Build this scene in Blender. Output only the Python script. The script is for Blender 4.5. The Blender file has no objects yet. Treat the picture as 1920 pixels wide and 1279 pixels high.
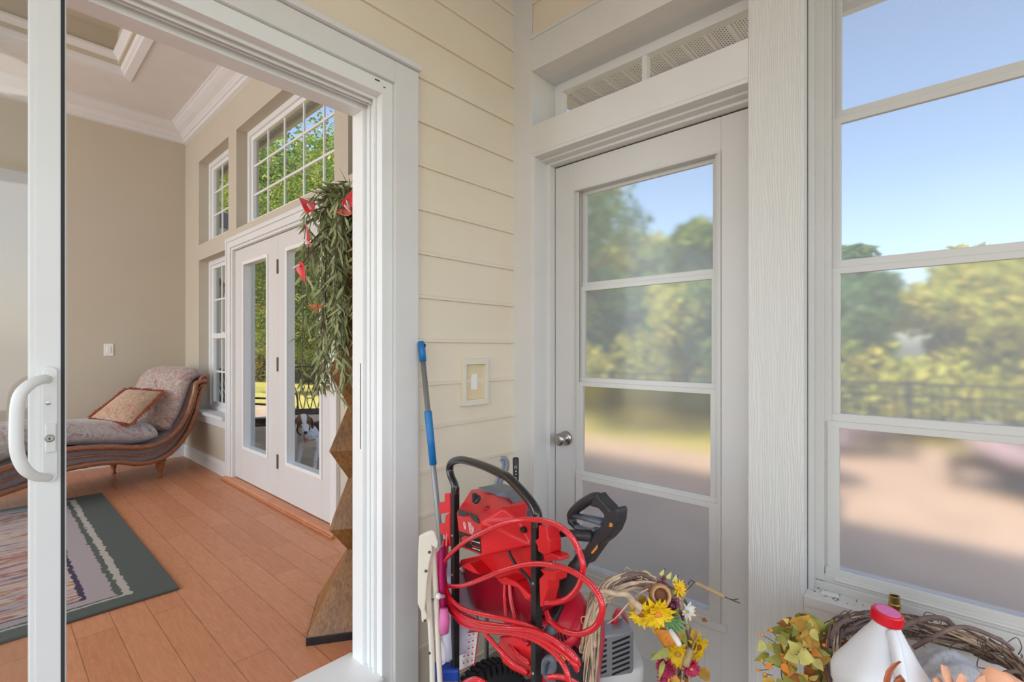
import bpy, bmesh, math, random
from mathutils import Vector, Matrix, noise as mnoise
random.seed(7)
# ------------------------------------------------------------------ camera
FPX = 912.2; TH = math.radians(42.59); HZ = 654.35; CH = 1.27
SN, CS = math.sin(TH), math.cos(TH)
scene = bpy.context.scene
COL = scene.collection
cam_d = bpy.data.cameras.new('camera'); cam = bpy.data.objects.new('camera', cam_d); COL.objects.link(cam)
cam_d.sensor_width = 36; cam_d.lens = 36*FPX/1920; cam_d.shift_y = (HZ-639.5)/1920; cam_d.clip_start = .02; cam_d.clip_end = 500
cam.location = (0, 0, CH)
cam.rotation_euler = (math.pi/2, 0, math.atan2(-CS, SN))   # looks along (CS, SN)
scene.camera = cam
# ------------------------------------------------------------------ world, sun, added fill lights
w = bpy.data.worlds.new('sky'); scene.world = w; w.use_nodes = True
nt = w.node_tree; bg = nt.nodes['Background']
sky = nt.nodes.new('ShaderNodeTexSky'); sky.sky_type = 'NISHITA'; sky.sun_disc = False
sky.sun_elevation = math.radians(54); sky.sun_rotation = math.radians(250); sky.air_density = 1.0; sky.dust_density = 2.0; sky.ozone_density = 1.0
nt.links.new(sky.outputs[0], bg.inputs['Color']); bg.inputs['Strength'].default_value = .32
sd = bpy.data.lights.new('sun', 'SUN'); sun = bpy.data.objects.new('sun', sd); COL.objects.link(sun)
sd.energy = 6.2; sd.angle = math.radians(.6); sd.color = (1, .94, .84)
sun_dir = Vector((.55, -.18, -.80)).normalized()            # comes over the roof, from the house side
sun.rotation_euler = sun_dir.to_track_quat('-Z', 'Y').to_euler()
def area(name, loc, target, sx, sy, power, color=(1, 1, 1)):
    d = bpy.data.lights.new(name, 'AREA'); d.shape = 'RECTANGLE'; d.size = sx; d.size_y = sy; d.energy = power; d.color = color
    o = bpy.data.objects.new(name, d); COL.objects.link(o); o.location = loc
    o.rotation_euler = (Vector(target)-Vector(loc)).to_track_quat('-Z', 'Z').to_euler(); return o
area('fill_porch_back', (.2, -2.9, 1.7), (.5, 1.4, 1.2), 3.6, 1.9, 34, (.95, .98, 1))  # added fill behind the camera to brighten the porch; no screens modelled there
area('fill_porch_side', (-2.5, -.6, 1.7), (1.5, .4, 1.2), 2.6, 1.9, 22, (.95, .98, 1))  # second added fill, out of view at the porch's left side
area('fill_room_left', (-4.2, 3.8, 1.9), (1.4, 4.2, 1.6), 3.4, 2.4, 158, (.82, .93, 1))  # added fill left of frame that lifts the room; no windows modelled there
scene.view_settings.view_transform = 'Standard'; scene.view_settings.look = 'None'
scene.view_settings.gamma = 1; scene.view_settings.use_curve_mapping = False
scene.view_settings.exposure = 0.0
scene.cycles.max_bounces = 10; scene.cycles.diffuse_bounces = 4; scene.cycles.transparent_max_bounces = 24
scene.cycles.sample_clamp_indirect = 6; scene.cycles.caustics_reflective = False; scene.cycles.use_denoising = True

# ------------------------------------------------------------------ measuring helpers: a sight line met with a real plane
def ray(px): u = (px-960)/FPX; return u*SN+CS, -u*CS+SN
def pX(px, py, X): a, b = ray(px); d = X/a; return Vector((X, b*d, CH+(HZ-py)*d/FPX))
def pY(px, py, Y): a, b = ray(px); d = Y/b; return Vector((a*d, Y, CH+(HZ-py)*d/FPX))
def pZ(px, py, z): a, b = ray(px); d = (z-CH)*FPX/(HZ-py); return Vector((a*d, b*d, z))
def pD(px, py, d): a, b = ray(px); return Vector((a*d, b*d, CH+(HZ-py)*d/FPX))
def pP(px, py, P0, N, off=0):                # vertical plane through P0 with horizontal normal N, moved by off along N
    a, b = ray(px); N = Vector((N[0], N[1])); d = ((P0[0]*N.x+P0[1]*N.y)+off)/(a*N.x+b*N.y)
    return Vector((a*d, b*d, CH+(HZ-py)*d/FPX))
# ------------------------------------------------------------------ materials
def lin(c):
    return tuple((x/255/12.92 if x/255 <= .04045 else ((x/255+.055)/1.055)**2.4) for x in c[:3])+(1,)
class N:
    def __init__(s, name):
        s.m = bpy.data.materials.new(name); s.m.use_nodes = True; s.t = s.m.node_tree; s.p = s.t.nodes['Principled BSDF']; s.out = s.t.nodes['Material Output']
    def n(s, ty, **kw):
        o = s.t.nodes.new('ShaderNode'+ty)
        for k, v in kw.items():
            if k.startswith('i_'):
                k = k[2:]; k = int(k) if k.isdigit() else k.replace('_', ' ')
                if hasattr(v, 'bl_idname') or isinstance(v, bpy.types.NodeSocket): s.t.links.new(v, o.inputs[k])
                else: o.inputs[k].default_value = v
            else: setattr(o, k, v)
        return o
    def link(s, a, b): s.t.links.new(a, b)
    def math(s, op, a, b=0.0, c=None):
        o = s.t.nodes.new('ShaderNodeMath'); o.operation = op
        for i, v in enumerate((a, b, c)):
            if v is None: continue
            if isinstance(v, bpy.types.NodeSocket): s.t.links.new(v, o.inputs[i])
            else: o.inputs[i].default_value = v
        return o.outputs[0]
    def obj(s, scale=(1, 1, 1), loc=(0, 0, 0), rot=(0, 0, 0)):
        c = s.n('TexCoord'); m = s.n('Mapping'); s.link(c.outputs['Object'], m.inputs['Vector'])
        m.inputs['Scale'].default_value = scale; m.inputs['Location'].default_value = loc; m.inputs['Rotation'].default_value = rot
        return m.outputs[0]
    def noise(s, vec, scale, detail=3, rough=.5, dist=0):
        o = s.n('TexNoise', i_Scale=scale, i_Detail=detail, i_Roughness=rough, i_Distortion=dist); s.link(vec, o.inputs['Vector']); return o.outputs['Fac']
    def ramp(s, fac, stops, interp='LINEAR'):
        o = s.n('ValToRGB'); r = o.color_ramp; r.interpolation = interp
        while len(r.elements) < len(stops): r.elements.new(.5)
        for e, (p, c) in zip(r.elements, stops): e.position = p; e.color = c if len(c) == 4 and max(c) <= 1 else lin(c)
        s.link(fac, o.inputs['Fac']); return o.outputs['Color']
    def mix(s, fac, a, b, bt='MIX'):
        o = s.n('Mix', data_type='RGBA', blend_type=bt)
        for v, i in ((fac, 0), (a, 6), (b, 7)):
            if isinstance(v, bpy.types.NodeSocket): s.link(v, o.inputs[i])
            else: o.inputs[i].default_value = v
        return o.outputs[2]
    def color(s, c): s.link(c, s.p.inputs['Base Color'])
    def bump(s, h, strength=.3, dist=.01):
        b = s.n('Bump', i_Strength=strength, i_Distance=dist); s.link(h, b.inputs['Height']); s.link(b.outputs[0], s.p.inputs['Normal'])
def mat(name, c, rough=.5, metal=0, var=0.06, vs=6, bump=0, bs=60, spec=.5, coat=0, sheen=0, trans=0, scale=(1, 1, 1)):
    s = N(name); c = lin(c)
    s.p.inputs['Roughness'].default_value = rough; s.p.inputs['Metallic'].default_value = metal
    s.p.inputs['Specular IOR Level'].default_value = spec; s.p.inputs['Coat Weight'].default_value = coat; s.p.inputs['Sheen Weight'].default_value = sheen
    v = s.obj(scale)
    if var:
        f = s.noise(v, vs, 3)
        s.color(s.ramp(f, [(.3, tuple(max(0, x*(1-var)) for x in c[:3])+(1,)), (.7, tuple(min(1, x*(1+var)) for x in c[:3])+(1,))]))
    else: s.p.inputs['Base Color'].default_value = c
    if bump: s.bump(s.noise(v, bs, 4, .6), bump, .003)
    return s.m
M = {}
M['trim'] = mat('trim_paint', (222, 220, 216), .55, var=.02, bump=.1, bs=40)
M['white'] = mat('white_vinyl', (232, 233, 231), .35, var=.015)
M['alum'] = mat('grey_enamel_sash', (205, 203, 198), .35, var=.02)
M['dark_gap'] = mat('dark_weatherstrip', (52, 54, 56), .8)
M['room_wall'] = mat('beige_wall_paint', (196, 186, 168), .8, var=.02, vs=2)
M['ceiling'] = mat('white_ceiling_paint', (226, 225, 222), .8, var=.02)
M['room_trim'] = mat('room_trim_paint', (222, 221, 220), .45, var=.015)
M['door_paint'] = mat('door_paint', (214, 211, 208), .45, var=.015)
M['porch_floor'] = mat('porch_floor_paint', (150, 140, 128), .6, var=.1, bump=.2)
M['concrete'] = mat('patio_paver', (178, 156, 132), .75, var=.14, vs=3, bump=.2)
M['steel'] = mat('satin_nickel', (175, 172, 168), .3, 1, var=.05)
M['hinge'] = mat('old_bronze_hinge', (120, 108, 92), .45, .8)
M['brass'] = mat('brass', (196, 160, 96), .3, 1, var=.1)
M['black_metal'] = mat('black_powder_coat', (22, 22, 24), .22, 0, coat=.5, var=.2)
M['black_frame'] = mat('scuffed_black_frame', (26, 25, 26), .45, 0, var=.5, vs=40)
M['black_plastic'] = mat('black_plastic', (44, 44, 48), .45, var=.2, vs=20)
M['red_plastic'] = mat('red_plastic', (214, 26, 34), .35, var=.06)
M['dark_red'] = mat('dark_red_plastic', (150, 14, 36), .3, var=.06)
M['pink_red'] = mat('faded_red_shroud', (226, 40, 66), .28, var=.05, coat=.3)
M['grey_plastic'] = mat('grey_plastic', (98, 104, 116), .35, var=.06)
M['silver'] = mat('silver_painted_guard', (160, 164, 170), .4, .4, var=.05)
M['cream_plastic'] = mat('aged_cream_plastic', (226, 220, 202), .45, var=.03)
M['rubber'] = mat('tyre_rubber', (30, 30, 32), .8, var=.1)
M['yellow_plastic'] = mat('yellow_plastic', (240, 196, 30), .35)
M['blue_plastic'] = mat('blue_plastic', (18, 112, 176), .4, var=.15, vs=20)
M['grey_metal'] = mat('grey_pole_metal', (140, 138, 138), .4, .5)
M['paper'] = mat('label_paper', (228, 226, 224), .5, var=.02)
M['white_print'] = mat('white_print', (245, 240, 238), .5, var=0)
M['black_print'] = mat('black_print', (24, 22, 24), .5, var=0)
M['red_print'] = mat('red_print', (214, 40, 36), .5, var=0)
M['magenta_cloth'] = mat('magenta_cloth', (190, 34, 110), .7, var=.2, bump=.3)
M['lilac_cloth'] = mat('lilac_cloth', (206, 204, 222), .75, var=.06, bump=.3)
M['pink_clothx'] = mat('pink_cloth', (226, 120, 178), .7, var=.06)
M['jug'] = mat('milky_jug_plastic', (232, 234, 238), .4, var=.01); M['jug'].node_tree.nodes['Principled BSDF'].inputs['Subsurface Weight'].default_value = .15
M['red_cap'] = mat('red_cap', (216, 24, 44), .35, var=.03)
M['terracotta'] = mat('terracotta', (172, 92, 50), .75, var=.1, bump=.2)
M['vine'] = mat('dry_grapevine', (202, 176, 148), .8, var=.35, vs=30, bump=.6, bs=120)
M['vine_dark'] = mat('dark_grapevine', (118, 96, 88), .75, var=.35, vs=30, bump=.6, bs=120)
M['wood_cup'] = mat('pale_wood_pod', (206, 160, 112), .6, var=.12, vs=20)
M['cup_in'] = mat('brown_pod_inside', (122, 78, 50), .8, var=.2, vs=30)
M['petal_yellow'] = mat('yellow_petal', (244, 200, 20), .6, var=.15, vs=30)
M['petal_orange'] = mat('orange_petal', (238, 150, 60), .6, var=.2, vs=30)
M['petal_peach'] = mat('peach_petal', (238, 176, 140), .6, var=.12, vs=30)
M['petal_white'] = mat('white_petal', (238, 234, 226), .6, var=.05)
M['petal_maroon'] = mat('raspberry_petal', (176, 34, 76), .6, var=.25, vs=40)
M['berry'] = mat('purple_berry', (132, 60, 92), .4, var=.2, vs=40)
M['leaf_olive'] = mat('olive_leaf', (158, 158, 74), .6, var=.3, vs=30)
M['leaf_gold'] = mat('gold_leaf', (206, 160, 66), .6, var=.3, vs=26)
M['leaf_pale'] = mat('pale_yellow_leaf', (216, 206, 118), .6, var=.2, vs=30)
M['leaf_green'] = mat('green_succulent', (118, 160, 104), .5, var=.2, vs=30)
M['leaf_rust'] = mat('rust_leaf', (158, 92, 36), .6, var=.3, vs=30)
M['cattail'] = mat('cattail_tan', (176, 152, 112), .9, var=.15, vs=60, bump=.5, bs=200)
M['foliage'] = mat('dried_green_leaf', (150, 156, 108), .6, var=.4, vs=14)
M['anthurium'] = mat('red_anthurium', (206, 26, 34), .3, var=.25, vs=20)
M['anthurium_old'] = mat('salmon_anthurium', (214, 120, 98), .4, var=.2, vs=20)
M['stem'] = mat('brown_stem', (84, 72, 60), .7)
M['knit'] = mat('grey_knit', (178, 178, 184), .9, var=.15, vs=80, bump=.9, bs=160)
M['wrought'] = mat('dark_wrought_metal', (48, 40, 36), .45, .4)
M['fence'] = mat('black_aluminium_fence', (34, 32, 32), .4, .3)
M['switch'] = mat('white_switch', (238, 236, 230), .35, var=0)
M['almond'] = mat('almond_plate', (226, 208, 168), .4, var=.01)
M['bark'] = mat('tree_bark', (104, 88, 74), .9, var=.3, bump=.8, bs=12)
M['lamp_off'] = mat('frosted_lantern_glass', (150, 140, 120), .3, var=0)
M['lamp_glass'] = mat('opal_lamp_glass', (240, 238, 230), .3, var=0)
lp = M['lamp_glass'].node_tree.nodes['Principled BSDF']; lp.inputs['Emission Color'].default_value = (1, .95, .86, 1); lp.inputs['Emission Strength'].default_value = 2.2
M['hose'] = mat('red_rubber_hose', (216, 24, 40), .28, var=.05, vs=30, coat=.3)
M['hose_print'] = mat('pale_hose_print', (246, 176, 180), .5, var=0)
M['blue_deep'] = mat('deep_blue_plastic', (24, 66, 160), .4)
M['tool_grey'] = mat('blue_grey_plastic', (120, 128, 142), .35)
M['petal_copper'] = mat('copper_petal', (196, 110, 70), .5, var=.15, vs=30)
def m_jl():
    s = N('jug_label_print'); sep = s.n('SeparateXYZ'); s.link(s.obj(), sep.inputs[0]); f = s.noise(s.obj((3, 3, 5)), 12, 2); z = s.math('MULTIPLY_ADD', f, .02, sep.outputs['Z'])
    s.color(s.ramp(s.math('MULTIPLY', z, 8), [(.0, (30, 40, 110)), (.55, (200, 30, 50)), (.8, (230, 226, 226)), (.9, (40, 44, 110)), (1.0, (210, 30, 44))], 'CONSTANT')); return s.m
M['jug_label'] = m_jl()
def m_siding():
    s = N('cream_lap_siding'); v = s.obj((1, 1, 1)); f = s.noise(v, 3, 3)
    s.color(s.ramp(f, [(.3, (228, 215, 192)), (.7, (233, 221, 200))])); s.p.inputs['Roughness'].default_value = .6
    s.bump(s.noise(s.obj((1, 1, 2)), 90, 3), .05, .001); return s.m
M['siding'] = m_siding()
def m_grain():
    s = N('embossed_woodgrain_trim'); v = s.obj((9, 9, 1.6)); n2 = s.noise(v, 2.2, 2, .5, .6)
    wv = s.n('TexWave', wave_type='BANDS', bands_direction='Y', i_Scale=3.0, i_Distortion=15.0, i_Detail=2.0, i_Detail_Scale=.9)
    s.link(s.obj((9, 16, 1.5)), wv.inputs['Vector'])
    s.p.inputs['Base Color'].default_value = lin((216, 215, 210)); s.p.inputs['Roughness'].default_value = .5
    h = s.math('MULTIPLY_ADD', wv.outputs['Fac'], .8, n2); s.bump(h, .34, .003); return s.m
M['grain'] = m_grain()
def m_planks():
    s = N('orange_plank_floor')
    sep = s.n('SeparateXYZ'); s.link(s.obj(), sep.inputs[0]); cb = s.n('CombineXYZ'); s.link(sep.outputs['Y'], cb.inputs['X']); s.link(sep.outputs['X'], cb.inputs['Y'])
    b = s.n('TexBrick', offset=.37, offset_frequency=2, i_Scale=1.0, i_Mortar_Size=.0016, i_Mortar_Smooth=.1, i_Bias=0.0, i_Brick_Width=.95, i_Row_Height=.121)
    s.link(cb.outputs[0], b.inputs['Vector'])
    b.inputs['Color1'].default_value = lin((212, 148, 110)); b.inputs['Color2'].default_value = lin((194, 126, 90)); b.inputs['Mortar'].default_value = lin((126, 70, 42))
    g = s.noise(s.obj((14, 1.6, 1)), 6, 5, .6, 1.0)
    c = s.mix(.35, b.outputs['Color'], s.ramp(g, [(.3, (184, 114, 78)), (.7, (228, 164, 124))]))
    sc = s.noise(s.obj((1, 1, 1)), 1.3, 2, .5); sc2 = s.noise(s.obj(), 60, 6, .8)
    worn = s.math('MULTIPLY', s.ramp(sc, [(.60, (0, 0, 0, 1)), (.70, (1, 1, 1, 1))]), s.ramp(sc2, [(.5, (0, 0, 0, 1)), (.62, (1, 1, 1, 1))]))
    c = s.mix(s.math('MULTIPLY', worn, .5), c, lin((232, 176, 138)))
    s.color(c); s.p.inputs['Roughness'].default_value = .38; s.p.inputs['Specular IOR Level'].default_value = .35
    s.bump(s.math('SUBTRACT', s.math('MULTIPLY', g, .15), b.outputs['Fac']), .4, .002); return s.m
M['planks'] = m_planks()
def m_soffit():
    s = N('perforated_soffit'); v = s.obj()
    sep = s.n('SeparateXYZ'); s.link(v, sep.inputs[0]); X, Y = sep.outputs['X'], sep.outputs['Y']
    fy = s.math('FRACT', s.math('DIVIDE', Y, .10))
    # rows of short dark slots, in two bands per panel, staggered
    a = s.math('FRACT', s.math('DIVIDE', s.math('ADD', X, s.math('MULTIPLY', s.math('MODULO', s.math('FLOOR', s.math('DIVIDE', s.math('ADD', Y, 50), .0105)), 2), .009)), .018))
    b = s.math('FRACT', s.math('DIVIDE', s.math('ADD', Y, 50), .0105))
    hole = s.math('MULTIPLY', s.math('LESS_THAN', s.math('ABSOLUTE', s.math('SUBTRACT', a, .5)), .24), s.math('LESS_THAN', s.math('ABSOLUTE', s.math('SUBTRACT', b, .5)), .2))
    band = s.math('MULTIPLY', s.math('GREATER_THAN', fy, .22), s.math('LESS_THAN', fy, .92))
    hole = s.math('MULTIPLY', hole, band)
    s.color(s.mix(hole, lin((243, 240, 238)), lin((110, 104, 102)))); s.p.inputs['Roughness'].default_value = .6
    s.bump(s.math('SMOOTH_MIN', s.math('MULTIPLY', s.math('ABSOLUTE', s.math('SUBTRACT', fy, .07)), 10), 1, .5), .8, .008); return s.m
M['soffit'] = m_soffit()
def m_rug():
    s = N('patterned_rug'); v = s.obj(); sep = s.n('SeparateXYZ'); s.link(v, sep.inputs[0]); X, Y = sep.outputs['X'], sep.outputs['Y']
    # object origin at rug centre; half sizes 1.45 x 1.10
    dx = s.math('SUBTRACT', 1.45, s.math('ABSOLUTE', X)); dy = s.math('SUBTRACT', 1.10, s.math('ABSOLUTE', Y))
    wob = s.math('MULTIPLY', s.math('SUBTRACT', s.noise(v, 26, 4, .7), .5), .05)
    d = s.math('ADD', s.math('MINIMUM', dx, s.math('MULTIPLY', dy, 1.8)), wob)
    st = s.noise(s.obj((1, 7, 1)), 2.6, 4, .65, .8)
    field = s.ramp(st, [(.32, (52, 50, 82)), (.38, (168, 148, 160)), (.46, (196, 172, 170)), (.52, (206, 190, 168)), (.58, (160, 74, 82)), (.63, (196, 150, 128)), (.70, (208, 200, 188)), (.78, (120, 116, 148))])
    line = s.noise(s.obj((2, 60, 1)), 3, 4, .7)
    field = s.mix(s.math('MULTIPLY', s.math('GREATER_THAN', line, .62), .55), field, lin((60, 54, 82)))
    bord = lin((82, 89, 84)); white = lin((178, 172, 164))
    def bet(a, b): return s.math('MULTIPLY', s.math('GREATER_THAN', d, a), s.math('LESS_THAN', d, b))
    c = s.mix(bet(.16, .19), bord, white)
    c = s.mix(bet(.215, .31), c, lin((168, 156, 160)))
    c = s.mix(bet(.31, .33), c, lin((58, 54, 78)))
    c = s.mix(s.math('GREATER_THAN', d, .33), c, field)
    s.color(c); s.p.inputs['Roughness'].default_value = .95; s.bump(s.noise(v, 260, 2), .5, .003); return s.m
M['rug'] = m_rug()
def m_floral(name, base, a, b, c3, sc):
    s = N(name); v = s.obj((1, 1, 1)); n1 = s.noise(v, sc, 3, .5, 2.2); n2 = s.noise(v, sc*1.7, 4, .6, 3.0)
    c = s.ramp(n1, [(.30, a), (.42, base), (.52, base), (.60, b), (.72, c3)])
    v2 = s.ramp(n2, [(.47, (0, 0, 0, 1)), (.50, (1, 1, 1, 1)), (.53, (0, 0, 0, 1))])
    c = s.mix(s.math('MULTIPLY', v2, .6), c, lin((228, 222, 214)))
    s.color(c); s.p.inputs['Roughness'].default_value = .6; s.p.inputs['Sheen Weight'].default_value = .3; s.bump(n2, .15, .004); return s.m
M['floral'] = m_floral('silver_floral_fabric', (182, 176, 174), (152, 120, 132), (186, 150, 150), (146, 116, 110), 5)
M['floral_back'] = m_floral('rust_floral_fabric', (166, 146, 138), (140, 96, 84), (176, 136, 124), (150, 116, 120), 5)
M['floral_pillow'] = m_floral('gold_floral_fabric', (190, 154, 120), (166, 116, 84), (198, 124, 108), (200, 188, 176), 8)
M['panel_fabric'] = mat('mauve_panel_fabric', (150, 132, 134), .7, var=.15, vs=60, bump=.4, bs=90)
M['fringe'] = mat('rust_fringe', (150, 76, 52), .9, var=.5, vs=90, bump=1, bs=150)
def m_bamboo():
    s = N('polished_brown_wood'); g = s.noise(s.obj((2, 2, 14)), 8, 4, .6, .6)
    s.color(s.ramp(g, [(.3, (126, 74, 46)), (.7, (176, 116, 80))])); s.p.inputs['Roughness'].default_value = .28; s.p.inputs['Coat Weight'].default_value = .3; return s.m
M['bamboo'] = m_bamboo()
def m_pedestal():
    s = N('dark_veneer_strips'); g = s.noise(s.obj((40, 40, 3)), 3, 5, .6, .4)
    c = s.ramp(g, [(.25, (82, 56, 34)), (.5, (134, 92, 52)), (.75, (176, 124, 66))])
    s.color(s.mix(.25, c, s.ramp(s.noise(s.obj(), 9, 3), [(.35, (70, 50, 34)), (.65, (170, 120, 60))]))); s.p.inputs['Roughness'].default_value = .4; return s.m
M['pedestal'] = m_pedestal()
def m_dog():
    s = N('hound_coat'); v = s.obj(); sp = s.noise(v, 46, 2, .5)
    s.color(s.ramp(sp, [(.66, (224, 222, 220)), (.72, (90, 84, 80))])); s.p.inputs['Roughness'].default_value = .8; s.bump(s.noise(v, 200, 2), .4, .004); return s.m
M['dog_white'] = m_dog(); M['dog_black'] = mat('black_fur', (34, 32, 34), .8, bump=.4, bs=200); M['dog_brown'] = mat('brown_fur', (120, 78, 50), .8, bump=.4, bs=200); M['dog_nose'] = mat('dog_nose', (26, 24, 26), .3)
M['tongue'] = mat('tongue', (170, 96, 104), .5)
def m_grass():
    s = N('sunny_lawn'); v = s.obj(); n1 = s.noise(v, .8, 4, .6); n2 = s.noise(v, 40, 3, .7)
    c = s.mix(.4, s.ramp(n1, [(.3, (164, 156, 70)), (.7, (216, 196, 112))]), s.ramp(n2, [(.3, (96, 118, 36)), (.7, (206, 204, 112))]))
    s.color(c); s.p.inputs['Roughness'].default_value = .9; s.bump(n2, .8, .03); return s.m
M['grass'] = m_grass()
def m_leaves(name, a, b, c3):
    s = N(name); v = s.obj(); n1 = s.noise(v, 2.2, 4, .7)
    col = s.ramp(n1, [(.3, a), (.5, b), (.68, c3)]); s.color(col); s.p.inputs['Roughness'].default_value = .55
    tr = s.n('BsdfTranslucent'); s.link(col, tr.inputs[0]); mx = s.n('MixShader', i_0=.42); s.link(s.p.outputs[0], mx.inputs[1]); s.link(tr.outputs[0], mx.inputs[2]); s.link(mx.outputs[0], s.out.inputs[0]); return s.m
M['leaves'] = m_leaves('green_tree_leaves', (44, 72, 24), (112, 148, 46), (226, 214, 100))
M['leaves_yellow'] = m_leaves('yellow_green_tree_leaves', (132, 146, 44), (196, 196, 70), (236, 206, 92))
M['leaves_dark'] = m_leaves('dark_tree_leaves', (66, 104, 48), (108, 146, 70), (166, 184, 92))
def m_clear(tint=(1, 1, 1, 1), base=.04, rough=0.0, name='clear_window_glass'):
    s = N(name); t = s.n('BsdfTransparent', i_Color=tint); g = s.n('BsdfGlossy', i_Roughness=rough)
    fr = s.n('LayerWeight', i_Blend=.5); f = s.math('MULTIPLY_ADD', s.math('POWER', fr.outputs['Facing'], 5), .55, base*.6); mx = s.n('MixShader'); s.link(f, mx.inputs[0]); s.link(t.outputs[0], mx.inputs[1]); s.link(g.outputs[0], mx.inputs[2]); s.link(mx.outputs[0], s.out.inputs[0]); return s.m
M['glass'] = m_clear()
M['slider_glass'] = m_clear((.93, .95, .95, 1), .10, .02, 'sliding_door_glass')
def m_hazy(name, rough, ior, veil, tint):
    """translucent vinyl glazing: the world beyond is blurred and washed by the light that falls on it"""
    s = N(name)
    wob = s.noise(s.obj((1, 60, 4)), 12, 2); bp = s.n('Bump', i_Strength=.12, i_Distance=.001); s.link(wob, bp.inputs['Height'])
    r = s.n('BsdfRefraction', i_Color=tint, i_Roughness=rough, i_IOR=ior); s.link(bp.outputs[0], r.inputs['Normal'])
    tl = s.n('BsdfTranslucent', i_Color=(.92, .92, .95, 1)); df = s.n('BsdfDiffuse', i_Color=(.8, .8, .82, 1))
    m0 = s.n('MixShader', i_0=.35); s.link(tl.outputs[0], m0.inputs[1]); s.link(df.outputs[0], m0.inputs[2])
    mx = s.n('MixShader', i_0=veil); s.link(r.outputs[0], mx.inputs[1]); s.link(m0.outputs[0], mx.inputs[2])
    g = s.n('BsdfGlossy', i_Roughness=.12); m2 = s.n('MixShader', i_0=.012); s.link(mx.outputs[0], m2.inputs[1]); s.link(g.outputs[0], m2.inputs[2])
    s.link(m2.outputs[0], s.out.inputs[0]); return s.m
M['hazy'] = m_hazy('hazy_vinyl', .20, 1.07, .24, (1, 1, 1, 1))
M['hazy_more'] = m_hazy('hazier_vinyl', .34, 1.10, .13, (1, .96, .945, 1))
M['hazy_less'] = m_hazy('light_vinyl', .15, 1.035, .20, (1, 1, 1, 1))

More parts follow.
